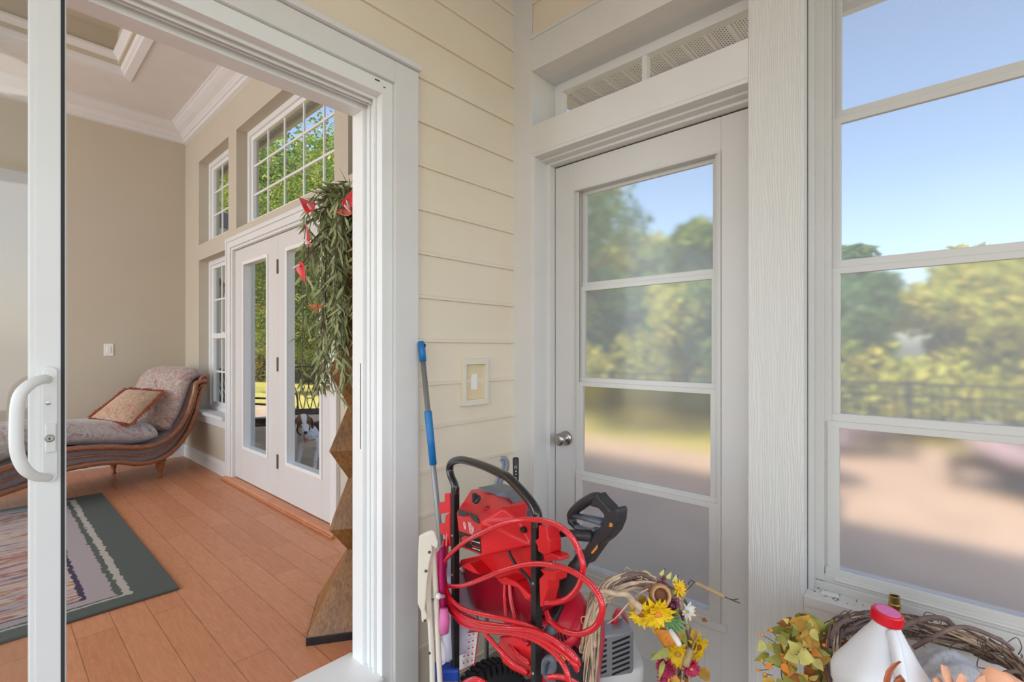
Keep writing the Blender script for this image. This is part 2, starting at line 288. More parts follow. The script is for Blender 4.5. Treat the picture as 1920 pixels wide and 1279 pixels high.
# ------------------------------------------------------------------ mesh building
def V(*a): return Vector(a)
def catmull(pts, n=6, closed=False):
    pts = [Vector(p) for p in pts]; out = []; L = len(pts)
    if L < 3: return pts
    rng = range(L) if closed else range(L-1)
    for i in rng:
        if closed: p0, p1, p2, p3 = pts[(i-1) % L], pts[i], pts[(i+1) % L], pts[(i+2) % L]
        else: p0, p1, p2, p3 = pts[max(i-1, 0)], pts[i], pts[i+1], pts[min(i+2, L-1)]
        for k in range(n):
            t = k/n; out.append(.5*((2*p1)+(p2-p0)*t+(2*p0-5*p1+4*p2-p3)*t*t+(3*p1-p0-3*p2+p3)*t**3))
    if not closed: out.append(pts[-1])
    return out
class MB:
    def __init__(s): s.v = []; s.f = []; s.mi = []; s.cur = 0
    def add(s, vs, fs):
        b = len(s.v); s.v += [Vector(x) for x in vs]; s.f += [tuple(b+i for i in f) for f in fs]; s.mi += [s.cur]*len(fs); return s
    def box(s, a, b):
        s.nb = getattr(s, 'nb', -1)+1; e = (s.nb % 7)*.00011
        x0, x1 = sorted((a[0], b[0])); y0, y1 = sorted((a[1], b[1])); z0, z1 = sorted((a[2], b[2])); x0 -= e; y0 -= e; z0 -= e; x1 += e; y1 += e; z1 += e
        return s.add([(x0, y0, z0), (x1, y0, z0), (x1, y1, z0), (x0, y1, z0), (x0, y0, z1), (x1, y0, z1), (x1, y1, z1), (x0, y1, z1)],
                     [(0, 3, 2, 1), (4, 5, 6, 7), (0, 1, 5, 4), (1, 2, 6, 5), (2, 3, 7, 6), (3, 0, 4, 7)])
    def obox(s, c, ax, ay, az):                 # oriented box: centre and three half-vectors
        c = Vector(c); ax = Vector(ax); ay = Vector(ay); az = Vector(az)
        return s.add([c-ax-ay-az, c+ax-ay-az, c+ax+ay-az, c-ax+ay-az, c-ax-ay+az, c+ax-ay+az, c+ax+ay+az, c-ax+ay+az],
                     [(0, 3, 2, 1), (4, 5, 6, 7), (0, 1, 5, 4), (1, 2, 6, 5), (2, 3, 7, 6), (3, 0, 4, 7)])
    def tube(s, pts, r, n=10, closed=False, cap=True, squash=1):
        pts = [Vector(p) for p in pts]; L = len(pts); rs = r if isinstance(r, (list, tuple)) else [r]*L
        vs = []; up = None
        for i, p in enumerate(pts):
            if closed: t = (pts[(i+1) % L]-pts[i-1])
            else: t = pts[min(i+1, L-1)]-pts[max(i-1, 0)]
            if t.length < 1e-9: t = Vector((0, 0, 1))
            t.normalize()
            if up is None: up = Vector((0, 0, 1)) if abs(t.z) < .9 else Vector((1, 0, 0))
            a = up-t*up.dot(t)
            if a.length < 1e-6: a = t.orthogonal()
            a.normalize(); up = a; b = t.cross(a)
            for k in range(n):
                an = 2*math.pi*k/n; vs.append(p+a*math.cos(an)*rs[i]+b*math.sin(an)*rs[i]*squash)
        fs = []
        for i in range(L if closed else L-1):
            j = (i+1) % L
            for k in range(n): fs.append((i*n+k, i*n+(k+1) % n, j*n+(k+1) % n, j*n+k))
        if cap and not closed: fs.append(tuple(reversed(range(n)))); fs.append(tuple((L-1)*n+k for k in range(n)))
        return s.add(vs, fs)
    def lathe(s, prof, o=(0, 0, 0), ax=(0, 0, 1), n=24):      # prof: (radius, height)
        ax = Vector(ax).normalized(); a = ax.orthogonal().normalized(); b = ax.cross(a); o = Vector(o); vs = []; fs = []
        for r, h in prof:
            for k in range(n):
                an = 2*math.pi*k/n; vs.append(o+ax*h+(a*math.cos(an)+b*math.sin(an))*max(r, 1e-5))
        for i in range(len(prof)-1):
            for k in range(n): fs.append((i*n+k, i*n+(k+1) % n, (i+1)*n+(k+1) % n, (i+1)*n+k))
        return s.add(vs, fs)
    def prism(s, poly, d):                       # polygon (list of points) pushed along vector d
        poly = [Vector(p) for p in poly]; d = Vector(d); n = len(poly)
        return s.add(poly+[p+d for p in poly], [tuple(reversed(range(n))), tuple(range(n, 2*n))]+[(i, (i+1) % n, n+(i+1) % n, n+i) for i in range(n)])
    def loft(s, rings, closed=True, cap=True):
        n = len(rings[0]); vs = [Vector(p) for r in rings for p in r]; fs = []
        for i in range(len(rings)-1):
            for k in range(n if closed else n-1): fs.append((i*n+k, i*n+(k+1) % n, (i+1)*n+(k+1) % n, (i+1)*n+k))
        if cap and closed: fs.append(tuple(reversed(range(n)))); fs.append(tuple((len(rings)-1)*n+k for k in range(n)))
        return s.add(vs, fs)
    def ball(s, c, r, n=10, sc=(1, 1, 1), m=None):
        c = Vector(c); vs = []; fs = []
        m = m or Matrix.Identity(3)
        for i in range(n//2+1):
            th = math.pi*i/(n//2)
            for k in range(n):
                ph = 2*math.pi*k/n; vs.append(c+m@Vector((r*sc[0]*math.sin(th)*math.cos(ph), r*sc[1]*math.sin(th)*math.sin(ph), r*sc[2]*math.cos(th))))
        for i in range(n//2):
            for k in range(n): fs.append((i*n+k, (i+1)*n+k, (i+1)*n+(k+1) % n, i*n+(k+1) % n))
        return s.add(vs, fs)
    def petal(s, base, d, up, L, W, cup=.25, curl=0, point=.6, nu=6):       # a leaf or petal sheet with a crease and a bend
        base = Vector(base); d = Vector(d).normalized(); up = Vector(up); up = (up-d*up.dot(d)).normalized() if (up-d*up.dot(d)).length > 1e-5 else d.orthogonal().normalized()
        sd = d.cross(up); vs = []; fs = []
        for i in range(nu+1):
            t = i/nu; wd = W*.5*math.sin(math.pi*min(1, (t**point)*.96+.04)); c = base+d*L*t*(1-.25*abs(curl)*t)+up*(curl*L*t*t)
            for j in (-1, 0, 1): vs.append(c+sd*wd*j+up*(cup*wd*abs(j)))
        for i in range(nu):
            for j in (0, 1): fs.append((i*3+j, i*3+j+1, (i+1)*3+j+1, (i+1)*3+j))
        return s.add(vs, fs)
    def build(s, name, m, parent=None, smooth=False, bevel=0, org=None, solid=0, sub=0, seg=2):
        me = bpy.data.meshes.new(name); o = bpy.data.objects.new(name, me); COL.objects.link(o)
        if parent is not None: og = ORG[parent.name]; o.parent = parent
        else:
            if org is None:
                xs = [v.x for v in s.v]; ys = [v.y for v in s.v]; zs = [v.z for v in s.v]; org = ((min(xs)+max(xs))/2, (min(ys)+max(ys))/2, min(zs))
            og = Vector(org); o.location = og
        ORG[o.name] = og
        me.from_pydata([tuple(v-og) for v in s.v], [], s.f)
        ms = m if isinstance(m, (list, tuple)) else [m]
        for q in ms: me.materials.append(M[q] if isinstance(q, str) else q)
        me.polygons.foreach_set('material_index', s.mi); me.polygons.foreach_set('use_smooth', [smooth]*len(me.polygons))
        bm = bmesh.new(); bm.from_mesh(me); bmesh.ops.recalc_face_normals(bm, faces=bm.faces) if not solid else None; bm.to_mesh(me); bm.free(); me.update()
        if solid: q = o.modifiers.new('thickness', 'SOLIDIFY'); q.thickness = solid; q.offset = 0
        if bevel: q = o.modifiers.new('bevel', 'BEVEL'); q.width = bevel; q.segments = seg; q.limit_method = 'ANGLE'; q.harden_normals = False
        if sub: q = o.modifiers.new('smooth', 'SUBSURF'); q.levels = sub; q.render_levels = sub
        return o
ORG = {}
def tag(o, label=None, cat=None, group=None, kind=None):
    if label: o['label'] = label
    if cat: o['category'] = cat
    if group: o['group'] = group
    if kind: o['kind'] = kind
    return o
def thing(name, loc, label, cat, group=None, kind=None):
    o = bpy.data.objects.new(name, None); COL.objects.link(o); o.location = loc; o.empty_display_size = .1; ORG[o.name] = Vector(loc)
    return tag(o, label, cat, group, kind)
def structure(o, label=None, cat=None): return tag(o, label, cat, None, 'structure')

# ================================================================== THE PORCH AND THE ROOM
XB, YA = 1.570, 1.434              # face of the door wall, face of the siding wall
ZF, ZC = .15, 3.57                 # room floor and room ceiling
XF, XO = 1.44, 1.62                # room side and outer side of the garden wall
JX = .907                          # right jamb of the sliding door opening
YR = 1.596                         # room side of the siding wall
YBK = 5.98                         # far wall of the room

# --- siding wall (left): lap boards, each with a beaded lower edge
mb = MB(); lap = .159; z0 = 2.408-lap*16
def laps(mb, p, n, a, b, zlo, zhi, base):        # p: along-wall unit, n: outward unit; a..b along
    k = 0
    while base+k*lap < zhi:
        zb = base+k*lap; zt = zb+lap+.004; k += 1
        if zt < zlo: continue
        zb2 = max(zb, zlo); zt = min(zt, zhi)
        prof = [(0.0, zb2), (.0125, zb2), (.0135, min(zb2+.011, zt)), (.0085, min(zb2+.0145, zt)), (.0030, zt), (0.0, zt)]
        mb.add([p*a+n*x+V(0, 0, z) for x, z in prof]+[p*b+n*x+V(0, 0, z) for x, z in prof],
               [tuple(range(6)), tuple(reversed(range(6, 12)))]+[(i, i+6, (i+1) % 6+6, (i+1) % 6) for i in range(6)])
OFFA = V(0, YA+.008, 0)
class Off(MB): pass
m1 = MB(); laps(m1, V(1, 0, 0), V(0, -1, 0), 1.00, 1.64, -.02, 2.80, z0); laps(m1, V(1, 0, 0), V(0, -1, 0), -2.4, 1.00, 2.20, 2.80, z0)
laps(m1, V(1, 0, 0), V(0, -1, 0), -2.4, -1.05, -.02, 2.20, z0)
for v in m1.v: v.y += YA+.008
m1.box((JX+.002, YA+.008, -.02), (1.62, YR, 2.80)); m1.box((-2.4, YA+.008, 2.14), (JX+.002, YR, 2.80)); m1.box((-2.4, YA+.008, -.02), (-1.05, YR, 2.14))
structure(m1.build('wall_left', 'siding'))
# --- casing boards and vinyl frame of the sliding door
d1 = thing('door_1', (0, 1.5, ZF-.02), None, None, kind='structure')
m = MB(); m.box((.950, YA-.02, -.02), (1.048, YA+.02, 2.252)); m.box((-1.2, YA-.02, 2.178), (.950, YA+.02, 2.252))
m.build('casing', 'trim', d1, bevel=.002)
m = MB(); m.box((-1.2, YA-.036, 2.2535), (1.052, YA+.02, 2.272)); m.build('drip_cap', 'trim', d1, bevel=.002)
m = MB(); y = YA-.007
m.box((JX, y, 0), (.9495, YR, 2.177)); m.box((-1.1, y, 2.128), (JX, YR, 2.177))
m.box((JX-.010, y+.035, 0), (JX, y+.042, 2.118)); m.box((JX-.013, y+.100, 0), (JX, YR, 2.118))
m.box((-1.1, y+.035, 2.118), (JX, y+.042, 2.128)); m.box((-1.1, y+.058, 2.112), (JX, y+.062, 2.128)); m.box((-1.1, y+.078, 2.114), (JX, y+.082, 2.128)); m.box((-1.1, y+.100, 2.10), (JX, YR, 2.128))
m.box((JX-.006, y+.070, 0), (JX, y+.076, 2.118))
m.build('frame', 'white', d1, bevel=.0015)
m = MB(); m.box((JX-.0145, y+.112, .92), (JX-.012, y+.115, 1.22)); m.build('strike_slot', 'dark_gap', d1)
m = MB(); m.box((.9125, YA-.0095, 2.150), (.919, YA-.0065, 2.1525)); m.box((.880, YA-.0095, 2.163), (.897, YA-.0065, 2.166)); m.build('weep_slot', 'dark_gap', d1)
m = MB(); m.box((-1.1, YA-.02, -.02), (JX, YR+.03, ZF+.02)); m.build('threshold', 'white', d1, bevel=.003)
# sliding leaf
ys = YA+.030
sl = MB()
sl.box((.0665, ys, ZF+.02), (.1262, ys+.035, 2.10)); sl.box((-.86, ys, ZF+.02), (-.79, ys+.035, 2.10)); sl.box((-.79, ys, ZF+.02), (.0665, ys+.035, ZF+.11)); sl.box((-.79, ys, 2.03), (.0665, ys+.035, 2.10))
leaf = sl.build('sliding_leaf', 'white', d1, bevel=.002)
m = MB(); m.box((.0765, ys-.002, ZF+.02), (.1168, ys, 2.10)); m.build('stile_cover', 'white', leaf, bevel=.0008)
m = MB(); m.box((.1172, ys-.0035, ZF+.02), (.1230, ys-.0002, 2.10)); m.build('pile_strip', 'dark_gap', leaf)
m = MB(); m.box((-.79, ys+.012, ZF+.11), (.0665, ys+.020, 2.03)); m.build('pane', 'slider_glass', leaf)
# pull handle with its backplate, screws and key cylinder
hy = ys-.002
m = MB()
def pill(cx, z0, z1, hw, y0, y1, n=10):
    pts = [V(cx+hw*math.cos(math.pi*k/n), y1, z1-hw+hw*math.sin(math.pi*k/n)) for k in range(n+1)]+[V(cx-hw*math.cos(math.pi*k/n), y1, z0+hw-hw*math.sin(math.pi*k/n)) for k in range(n+1)]
    return pts, V(0, y0-y1, 0)
pc = .0985
P = pill(pc, .980, 1.232, .0125, hy-.010, hy); m.prism(*P); hd = m.build('handle', 'white', leaf, smooth=False, bevel=.002)
m = MB(); a = [pY(90, 712, hy-.012), pY(80, 711, hy-.030), pY(55, 722, hy-.048), pY(36, 745, hy-.055), pY(31, 790, hy-.055), pY(32, 845, hy-.055), pY(45, 878, hy-.050), pY(66, 893, hy-.034), pY(90, 896, hy-.012)]
cm = catmull(a, 7); m.tube(cm, [.0085+.003*math.sin(math.pi*i/len(cm)) for i in range(len(cm))], 14); m.build('grip', 'white', hd, smooth=True)
m = MB(); m.box((pc-.0075, hy-.016, 1.045), (pc+.0105, hy-.009, 1.108)); m.build('lock_body', 'white', hd, bevel=.003)
m = MB(); c0 = pY(93, 822, hy-.016); m.lathe([(0, 0), (.0078, 0), (.0078, .003), (.006, .004), (0, .004)], c0, (0, -1, 0), 20); m.build('key_cylinder', 'steel', hd, smooth=False)
m = MB(); m.box((c0.x-.0008, c0.y-.0052, c0.z-.004), (c0.x+.0008, c0.y-.004, c0.z+.003)); m.box((c0.x-.003, c0.y-.0052, c0.z-.001), (c0.x+.0005, c0.y-.004, c0.z+.0005)); m.build('keyhole', 'black_print', hd)
for yy in (756, 846):
    m = MB(); m.lathe([(0, .0), (.0042, 0), (.0042, .0015), (0, .0022)], pY(90, yy, hy-.010), (0, -1, 0), 14); m.build('screw', 'steel', hd)

# --- door wall (right): corner post, bands, transom, door opening, post, windows
m = MB(); X1 = XB+.17
JY = 1.330; PL, PR = .471, .324; WR = -.80          # left jamb, post left, post right, right end of the window
m.box((XB, JY, -.02), (X1, YA+.16, 2.80))           # corner board
m.box((XB, PL, 2.443), (X1, JY, 2.577))             # head band
m.box((XB, PL, 2.093), (X1, JY, 2.213))             # band between transom and door
m.box((XB-.006, WR, 2.577), (XB+.02, JY+.005, 2.590))
m.box((XB, WR, 2.40), (X1, PR, 2.577))
m.box((XB, WR-.15, -.02), (X1, WR, 2.577))
structure(m.build('wall_right', 'trim', bevel=.0015))
m = MB(); m.box((XB-.001, PR, -.02), (X1, PL, 2.577)); structure(m.build('trim_1', 'grain', bevel=.002))
m = MB(); m.box((XB-.003, WR, .548), (X1, PR, .576)); m.box((XB, WR, -.02), (X1-.03, PR, .548)); structure(m.build('trim_2', 'trim', bevel=.002))
m = MB()
laps(m, V(0, 1, 0), V(-1, 0, 0), -2.2, JY-.002, 2.59, 2.80, z0)
for v in m.v: v.x += XB+.012
m.box((XB+.012, -2.2, 2.577), (X1, JY-.002, 2.80)); structure(m.build('wall_upper', 'siding'))
# transom window
w3 = thing('window_3', (1.76, .9, 2.213), None, None, kind='structure')
m = MB(); xt = 1.728
m.box((xt, JY-.04, 2.213), (xt+.04, JY, 2.443)); m.box((xt, PL, 2.405), (xt+.04, JY, 2.443)); m.box((xt, PL, 2.213), (xt+.04, JY, 2.222)); m.box((xt, PL, 2.213), (xt+.04, PL+.02, 2.443))
ymu = pX(1207, 120, xt).y; m.box((xt+.004, ymu-.010, 2.213), (xt+.034, ymu+.010, 2.443)); m.build('frame', 'white', w3, bevel=.002)
m = MB(); m.box((xt+.018, PL, 2.215), (xt+.022, JY-.03, 2.41)); m.build('pane', 'glass', w3)

# sliding multi-track vinyl window sashes
def sash_unit(parent, yl, yr, zs, xs, fr, pane_mats, tops=.022, frame='alum'):
    """zs: rail heights from top to bottom; xs: plane of each sash; fr: stile width; yl > yr"""
    for k in range(len(zs)-1):
        x = xs[k]; zt, zb = zs[k], zs[k+1]; s = MB()
        s.box((x, yl-fr, zb), (x+.014, yl, zt)); s.box((x, yr, zb), (x+.014, yr+fr, zt))
        s.box((x-.003, yr, zb-.004), (x+.014, yl+.004, zb+tops)); s.box((x, yr, zt-.014), (x+.014, yl, zt+.004))
        s.tube([V(x-.004, yr+fr*.6, zb-.003), V(x-.004, yl-fr*.6, zb-.003)], .005, 8)
        so = s.build('sash', frame, parent, bevel=.0012)
        s = MB(); s.box((x+.006, yr+fr*.7, zb+.003), (x+.009, yl-fr*.7, zt-.003)); s.build('pane', pane_mats[k], so)
        s = MB(); s.box((x-.0045, yl-fr*1.4, zb+.002), (x-.002, yl-fr*.9, zb+.0045)); s.build('latch_slot', 'alum', so)
# porch door
XD = 1.690
d2 = thing('door_2', (XD+.02, .9, 0), None, None, kind='structure')
m = MB()                                            # jamb frame: stop and thin frame
m.box((XB+.002, JY-.012, 0), (XD+.06, JY+.002, 2.095)); m.box((XB+.085, JY-.030, 0), (XD+.06, JY-.010, 2.095))
m.box((XB+.002, PL, 2.080), (XD+.06, JY, 2.094)); m.box((XB+.085, PL, 2.062), (XD+.06, JY, 2.085)); m.box((XB+.05, PL, 2.072), (XD+.06, JY, 2.085)); m.box((XB+.07, PL-.002, 0), (XD+.06, PL+.012, 2.09))
m.build('jamb', 'trim', d2, bevel=.0015)
m = MB(); m.box((XD+.006, JY-.034, 0), (XD+.03, JY-.029, 2.062)); m.box((XD+.006, PL, 2.0565), (XD+.03, JY, 2.063)); m.build('weatherstrip', 'dark_gap', d2)
dl, dr, dt = JY-.034, PL+.014, 2.056
il, ir, it_, ib = pX(1075, 357, XD).y, pX(1352, 283, XD).y, 1.940, .335
m = MB(); m.box((XD, il, .01), (XD+.045, dl, dt)); m.box((XD, dr, .01), (XD+.045, ir, dt)); m.box((XD, ir, it_), (XD+.045, il, dt)); m.box((XD, ir, .01), (XD+.045, il, ib))
m.box((XD-.006, ir-.02, ib-.02), (XD+.002, il+.02, ib+.006))
lf = m.build('door_slab', 'door_paint', d2, bevel=.002)
for zz in (.262,):
    m = MB(); m.box((XD-.005, ir+.04, .10), (XD+.001, il-.04, .112)); m.box((XD-.005, ir+.04, ib-.075), (XD+.001, il-.04, ib-.063)); m.box((XD-.005, il-.052, .10), (XD+.001, il-.04, ib-.063)); m.box((XD-.005, ir+.04, .10), (XD+.001, ir+.052, ib-.063)); m.build('panel_moulding', 'door_paint', lf, bevel=.002)
m = MB()                                            # insert track
m.box((XD-.004, il-.008, ib), (XD+.05, il, it_)); m.box((XD-.004, ir, ib), (XD+.05, ir+.012, it_)); m.box((XD-.004, ir, it_-.006), (XD+.05, il, it_)); m.box((XD-.006, ir, ib), (XD+.05, il, ib+.026))
for xx in (.008, .024, .040): m.box((XD+xx, il-.022, ib), (XD+xx+.003, il-.006, it_)); m.box((XD+xx, ir+.006, ib), (XD+xx+.003, ir+.022, it_))
m.build('track', 'alum', lf, bevel=.001)
zt = [pX(1110, 364.4, XD+.035).z+.018, pX(1200, 526, XD+.03).z, pX(1103, 712, XD+.02).z, pX(1103, 886, XD+.008).z, ib+.012]
zr = [zt[0], pX(1090.4, 541, XD+.034).z, pX(1083, 717, XD+.022).z, pX(1076, 889, XD+.010).z, ib+.012]
sash_unit(lf, il-.012, ir+.010, zr, [XD+.034, XD+.022, XD+.010, XD-.002], .030, ['hazy', 'hazy', 'hazy_more', 'hazy_more'])
kz = pX(1050, 824, XD-.04).z; ky = pX(1056, 824, XD-.02).y
m = MB(); m.lathe([(0, 0), (.031, 0), (.030, .006), (.020, .010), (.011, .012), (.011, .026), (.022, .030), (.0265, .040), (.0265, .050), (.022, .058), (.012, .060), (0, .060)], (XD, ky, kz), (-1, 0, 0), 28)
kb = m.build('door_knob', 'steel', lf, smooth=True)
m = MB(); m.lathe([(.0, .0605), (.009, .0605), (.009, .0635), (.007, .0635), (0, .0625)], (XD, ky, kz), (-1, 0, 0), 16); m.build('lock_button', 'steel', kb)

# big four-track window
w4 = thing('window_4', (1.68, -.25, .576), None, None, kind='structure')
m = MB()
WL = PR-.002
m.box((XB+.045, WL-.014, .576), (X1, WL, 2.40)); m.box((XB+.075, WL-.034, .60), (X1, WL-.012, 2.40)); m.box((XB+.090, WL-.050, .60), (XB+.094, WL-.030, 2.40)); m.box((XB+.105, WL-.055, .60), (XB+.109, WL-.030, 2.40))
m.box((XB+.070, WR, .576), (X1, WL, .598)); m.box((XB+.082, WR, .598), (X1, WL, .618)); m.box((XB+.070, WR, 2.36), (X1, WL, 2.40)); m.box((XB+.06, WR, .60), (X1, WR+.03, 2.40))
m.build('frame', 'alum', w4, bevel=.0015)
zw = [2.365, pX(1576.7, 222, XB+.11).z, pX(1568.9, 505, XB+.10).z, pX(1558.9, 792, XB+.088).z, .612]
sash_unit(w4, WL-.040, WR+.03, zw, [XB+.122, XB+.110, XB+.098, XB+.086], .030, ['hazy_less', 'hazy_less', 'hazy', 'hazy_more'], .026)
# porch floor and ceiling
structure(MB().box((-2.4, -3.0, -.06), (X1+.05, YR-.002, 0)).build('floor', 'porch_floor'))
structure(MB().box((-2.4, -3.0, 2.80), (X1, YR, 2.88)).build('ceiling', 'ceiling'))

# --- exterior soffits, fascia and the low roof edge
m = MB(); m.box((X1, -3.0, 2.63), (2.32, 1.55, 2.645)); structure(m.build('trim_3', 'soffit', org=(0, 0, 2.63)))
m = MB(); m.box((2.30, -3.0, 2.60), (2.335, 1.60, 2.78)); m.box((X1, 1.55, 2.60), (2.335, 1.60, 2.78)); structure(m.build('trim_4', 'trim'))
m = MB(); m.add([(2.40, -3.0, 2.76), (2.40, 1.62, 2.76), (-1, 1.62, 4.1), (-1, -3.0, 4.1), (2.40, -3.0, 2.79), (2.40, 1.62, 2.79), (-1, 1.62, 4.13), (-1, -3, 4.13)], [(0, 1, 2, 3), (4, 7, 6, 5), (0, 4, 5, 1), (1, 5, 6, 2), (2, 6, 7, 3), (3, 7, 4, 0)]); structure(m.build('roof_1', 'black_plastic'))
m = MB(); m.box((XO, 1.62, 3.72), (2.28, 10, 3.735)); structure(m.build('trim_5', 'soffit', org=(0, 0, 3.72)))
m = MB(); m.box((2.25, 1.62, 3.68), (2.29, 10, 3.88)); m.box((1.9, 1.62, 3.714), (1.905, 10, 3.722)); structure(m.build('trim_6', 'trim'))
m = MB(); m.add([(2.36, 1.6, 3.86), (2.36, 10, 3.86), (-2, 10, 5.4), (-2, 1.6, 5.4), (2.36, 1.6, 3.9), (2.36, 10, 3.9), (-2, 10, 5.44), (-2, 1.6, 5.44)], [(0, 1, 2, 3), (4, 7, 6, 5), (0, 4, 5, 1), (1, 5, 6, 2), (2, 6, 7, 3), (3, 7, 4, 0)]); structure(m.build('roof_2', 'black_plastic'))

# --- the room behind the sliding door
structure(MB().box((-4.6, YR, ZF-.05), (XF, YBK, ZF)).build('floor_room', 'planks', org=(0, 0, ZF)))
structure(MB().box((-4.6, YBK, ZF-.05), (XO, YBK+.12, 3.62)).build('wall_back', 'room_wall'))
m = MB(); m.box((JX+.045, YR+.001, ZF), (XF, YR+.012, 3.6)); m.box((-4.6, YR+.001, 2.19), (JX+.045, YR+.012, 3.6)); m.box((-4.6, YR+.001, ZF), (-1.1, YR+.012, 2.19)); m.box((-4.6, YA+.008, 2.801), (XO, YR, 3.62)); structure(m.build('wall_front', 'room_wall'))
# garden wall with openings: list of (y0, y1, z0, z1)
OP = {'up': (4.66, 5.51, 2.29, 3.11), 'big': (2.785, 4.465, 2.28, 3.11), 'third': (1.75, 2.62, 2.28, 3.11), 'low': (4.69, 5.51, .675, 2.14), 'door': (2.80, 4.585, ZF, 2.14)}
ycut = sorted({YR, YBK}|{q for o in OP.values() for q in o[:2]}); zcut = sorted({ZF-.05, 3.62}|{q for o in OP.values() for q in o[2:]})
m = MB()
for i in range(len(ycut)-1):
    for j in range(len(zcut)-1):
        a, b, c, d = ycut[i], ycut[i+1], zcut[j], zcut[j+1]; cy, cz = (a+b)/2, (c+d)/2
        if any(o[0] < cy < o[1] and o[2] < cz < o[3] for o in OP.values()): continue
        m.box((XF, a, c), (XO, b, d))
structure(m.build('wall_garden', 'room_wall'))
# ceiling with a raised tray
tx, ty = .81, 5.19                                  # corner of the tray opening
m = MB(); m.box((tx, YR, ZC), (XF, YBK, ZC+.06)); m.box((-4.6, ty, ZC), (tx, YBK, ZC+.06)); m.box((-4.6, YR, ZC), (tx, 2.4, ZC+.06)); structure(m.build('ceiling_room', 'ceiling'))
m = MB(); m.box((tx-.05, 2.4, ZC+.06), (tx+.02, ty, ZC+.34)); m.box((-4.6, ty-.05, ZC+.06), (tx-.05, ty+.02, ZC+.34)); structure(m.build('ceiling_tray_side', 'room_wall'))
structure(MB().box((-4.6, 2.3, ZC+.32), (tx+.02, ty+.02, ZC+.36)).build('ceiling_tray', 'room_wall'))
def crown(path, prof, name, inward):
    """prof: list of (out from wall, down from ceiling); path of corner points with inward directions"""
    mbx = MB(); rings = []
    for p, d in zip(path, inward): rings.append([Vector(p)+Vector(d)*o_+V(0, 0, -dn) for o_, dn in prof])
    mbx.loft(rings); return structure(mbx.build(name, 'room_trim', bevel=.001))
cp = [(0, 0), (.15, 0), (.15, .014), (.138, .020), (.125, .035), (.095, .058), (.060, .078), (.040, .100), (.034, .112), (.022, .116), (.022, .150), (.006, .156), (0, .160)]
crown([(-4.6, YBK, ZC), (XF, YBK, ZC), (XF, YR+.01, ZC)], cp, 'trim_7', [(0, -1, 0), (-1, -1, 0), (-1, 0, 0)])
tp = [(-.05, -.02), (-.05, .115), (.0, .115), (.012, .10), (.012, .06), (.024, .05), (.030, .02), (.075, .016), (.075, 0), (.02, -.02)]
tp2 = [(-.06, -.11), (.035, -.11), (.055, -.10), (.05, -.06), (.075, -.045), (.078, -.01), (.10, 0), (.10, .012), (-.06, .012)]
# tray moulding: sits round the edge of the opening, just under the tray sides
m = MB(); rr = []
for p, d in (((-4.6, ty, ZC), (0, -1, 0)), ((tx, ty, ZC), (-1, -1, 0)), ((tx, 2.4, ZC), (-1, 0, 0))):
    rr.append([Vector(p)+Vector(d)*o_+V(0, 0, h) for o_, h in [(-.02, .15), (.085, .15), (.085, .13), (.055, .10), (.03, .06), (.022, .03), (.004, .02), (.004, 0), (-.05, -.012), (-.05, 0), (-.02, 0)]])
m.loft(rr); structure(m.build('trim_8', 'room_trim', bevel=.001))
# baseboards
bp = [(0, 0), (.016, 0), (.016, .095), (.012, .108), (.010, .118), (.004, .125), (0, .125)]
def baseb(a, b, d, name):
    mm = MB(); mm.loft([[Vector(q)+Vector(d)*o_+V(0, 0, h) for o_, h in bp] for q in (a, b)]); structure(mm.build(name, 'room_trim'))
baseb((-4.6, YBK, ZF), (XF, YBK, ZF), (0, -1, 0), 'baseboard_back')
baseb((XF, YBK, ZF), (XF, 4.66, ZF), (-1, 0, 0), 'baseboard_garden')
baseb((XF, 2.72, ZF), (XF, YR+.01, ZF), (-1, 0, 0), 'baseboard_garden')
# windows of the garden wall
def room_window(name, o, xf, cols, rows, fw=.045, rail=None, ybars=None, zbars=None, top=None):
    y0, y1, z0_, z1 = o; r = thing(name, (xf, (y0+y1)/2, z0_), None, None, kind='structure'); m = MB()
    m.box((xf, y0, z0_), (xf+.055, y0+fw, z1)); m.box((xf, y1-fw, z0_), (xf+.055, y1, z1)); m.box((xf, y0, z0_), (xf+.055, y1, z0_+fw)); m.box((xf, y0, z1-fw), (xf+.055, y1, z1))
    f2 = fw+.035
    m.box((xf+.018, y0+fw, z0_+fw), (xf+.045, y0+f2, z1-fw)); m.box((xf+.018, y1-f2, z0_+fw), (xf+.045, y1-fw, z1-fw)); m.box((xf+.018, y0+fw, z0_+fw), (xf+.045, y1-fw, z0_+f2)); m.box((xf+.018, y0+fw, z1-f2), (xf+.045, y1-fw, z1-fw))
    if rail: m.box((xf+.010, y0+fw, rail-.025), (xf+.045, y1-fw, rail+.025)); m.box((xf+.002, (y0+y1)/2-.03, rail+.020), (xf+.012, (y0+y1)/2+.03, rail+.032))
    m.build('frame', 'white', r, bevel=.002); m = MB()
    ya, yb, za, zb = y0+f2, y1-f2, z0_+f2, z1-f2
    for yy in (ybars if ybars else [ya+(yb-ya)*k/cols for k in range(1, cols)]): m.box((xf+.026, yy-.008, za-.02), (xf+.036, yy+.008, zb+.02))
    for zz in (zbars if zbars else [za+(zb-za)*k/rows for k in range(1, rows)]): m.box((xf+.026, ya-.02, zz-.008), (xf+.036, yb+.02, zz+.008))
    m.build('muntins', 'white', r)
    m = MB(); m.box((xf+.029, y0+fw, z0_+fw), (xf+.033, y1-fw, z1-fw)); m.build('pane', 'glass', r); return r
XW = 1.525
room_window('window_1', OP['up'], XW, 3, 3)
room_window('window_2', OP['big'], XW, 5, 3, ybars=[pX(q, 300, XW+.03).y for q in (503, 534, 570, 607.8)], zbars=[pX(476.6, 313.1, XW+.03).z, pX(476.6, 367, XW+.03).z])
room_window('window_5', OP['third'], XW, 2, 3)
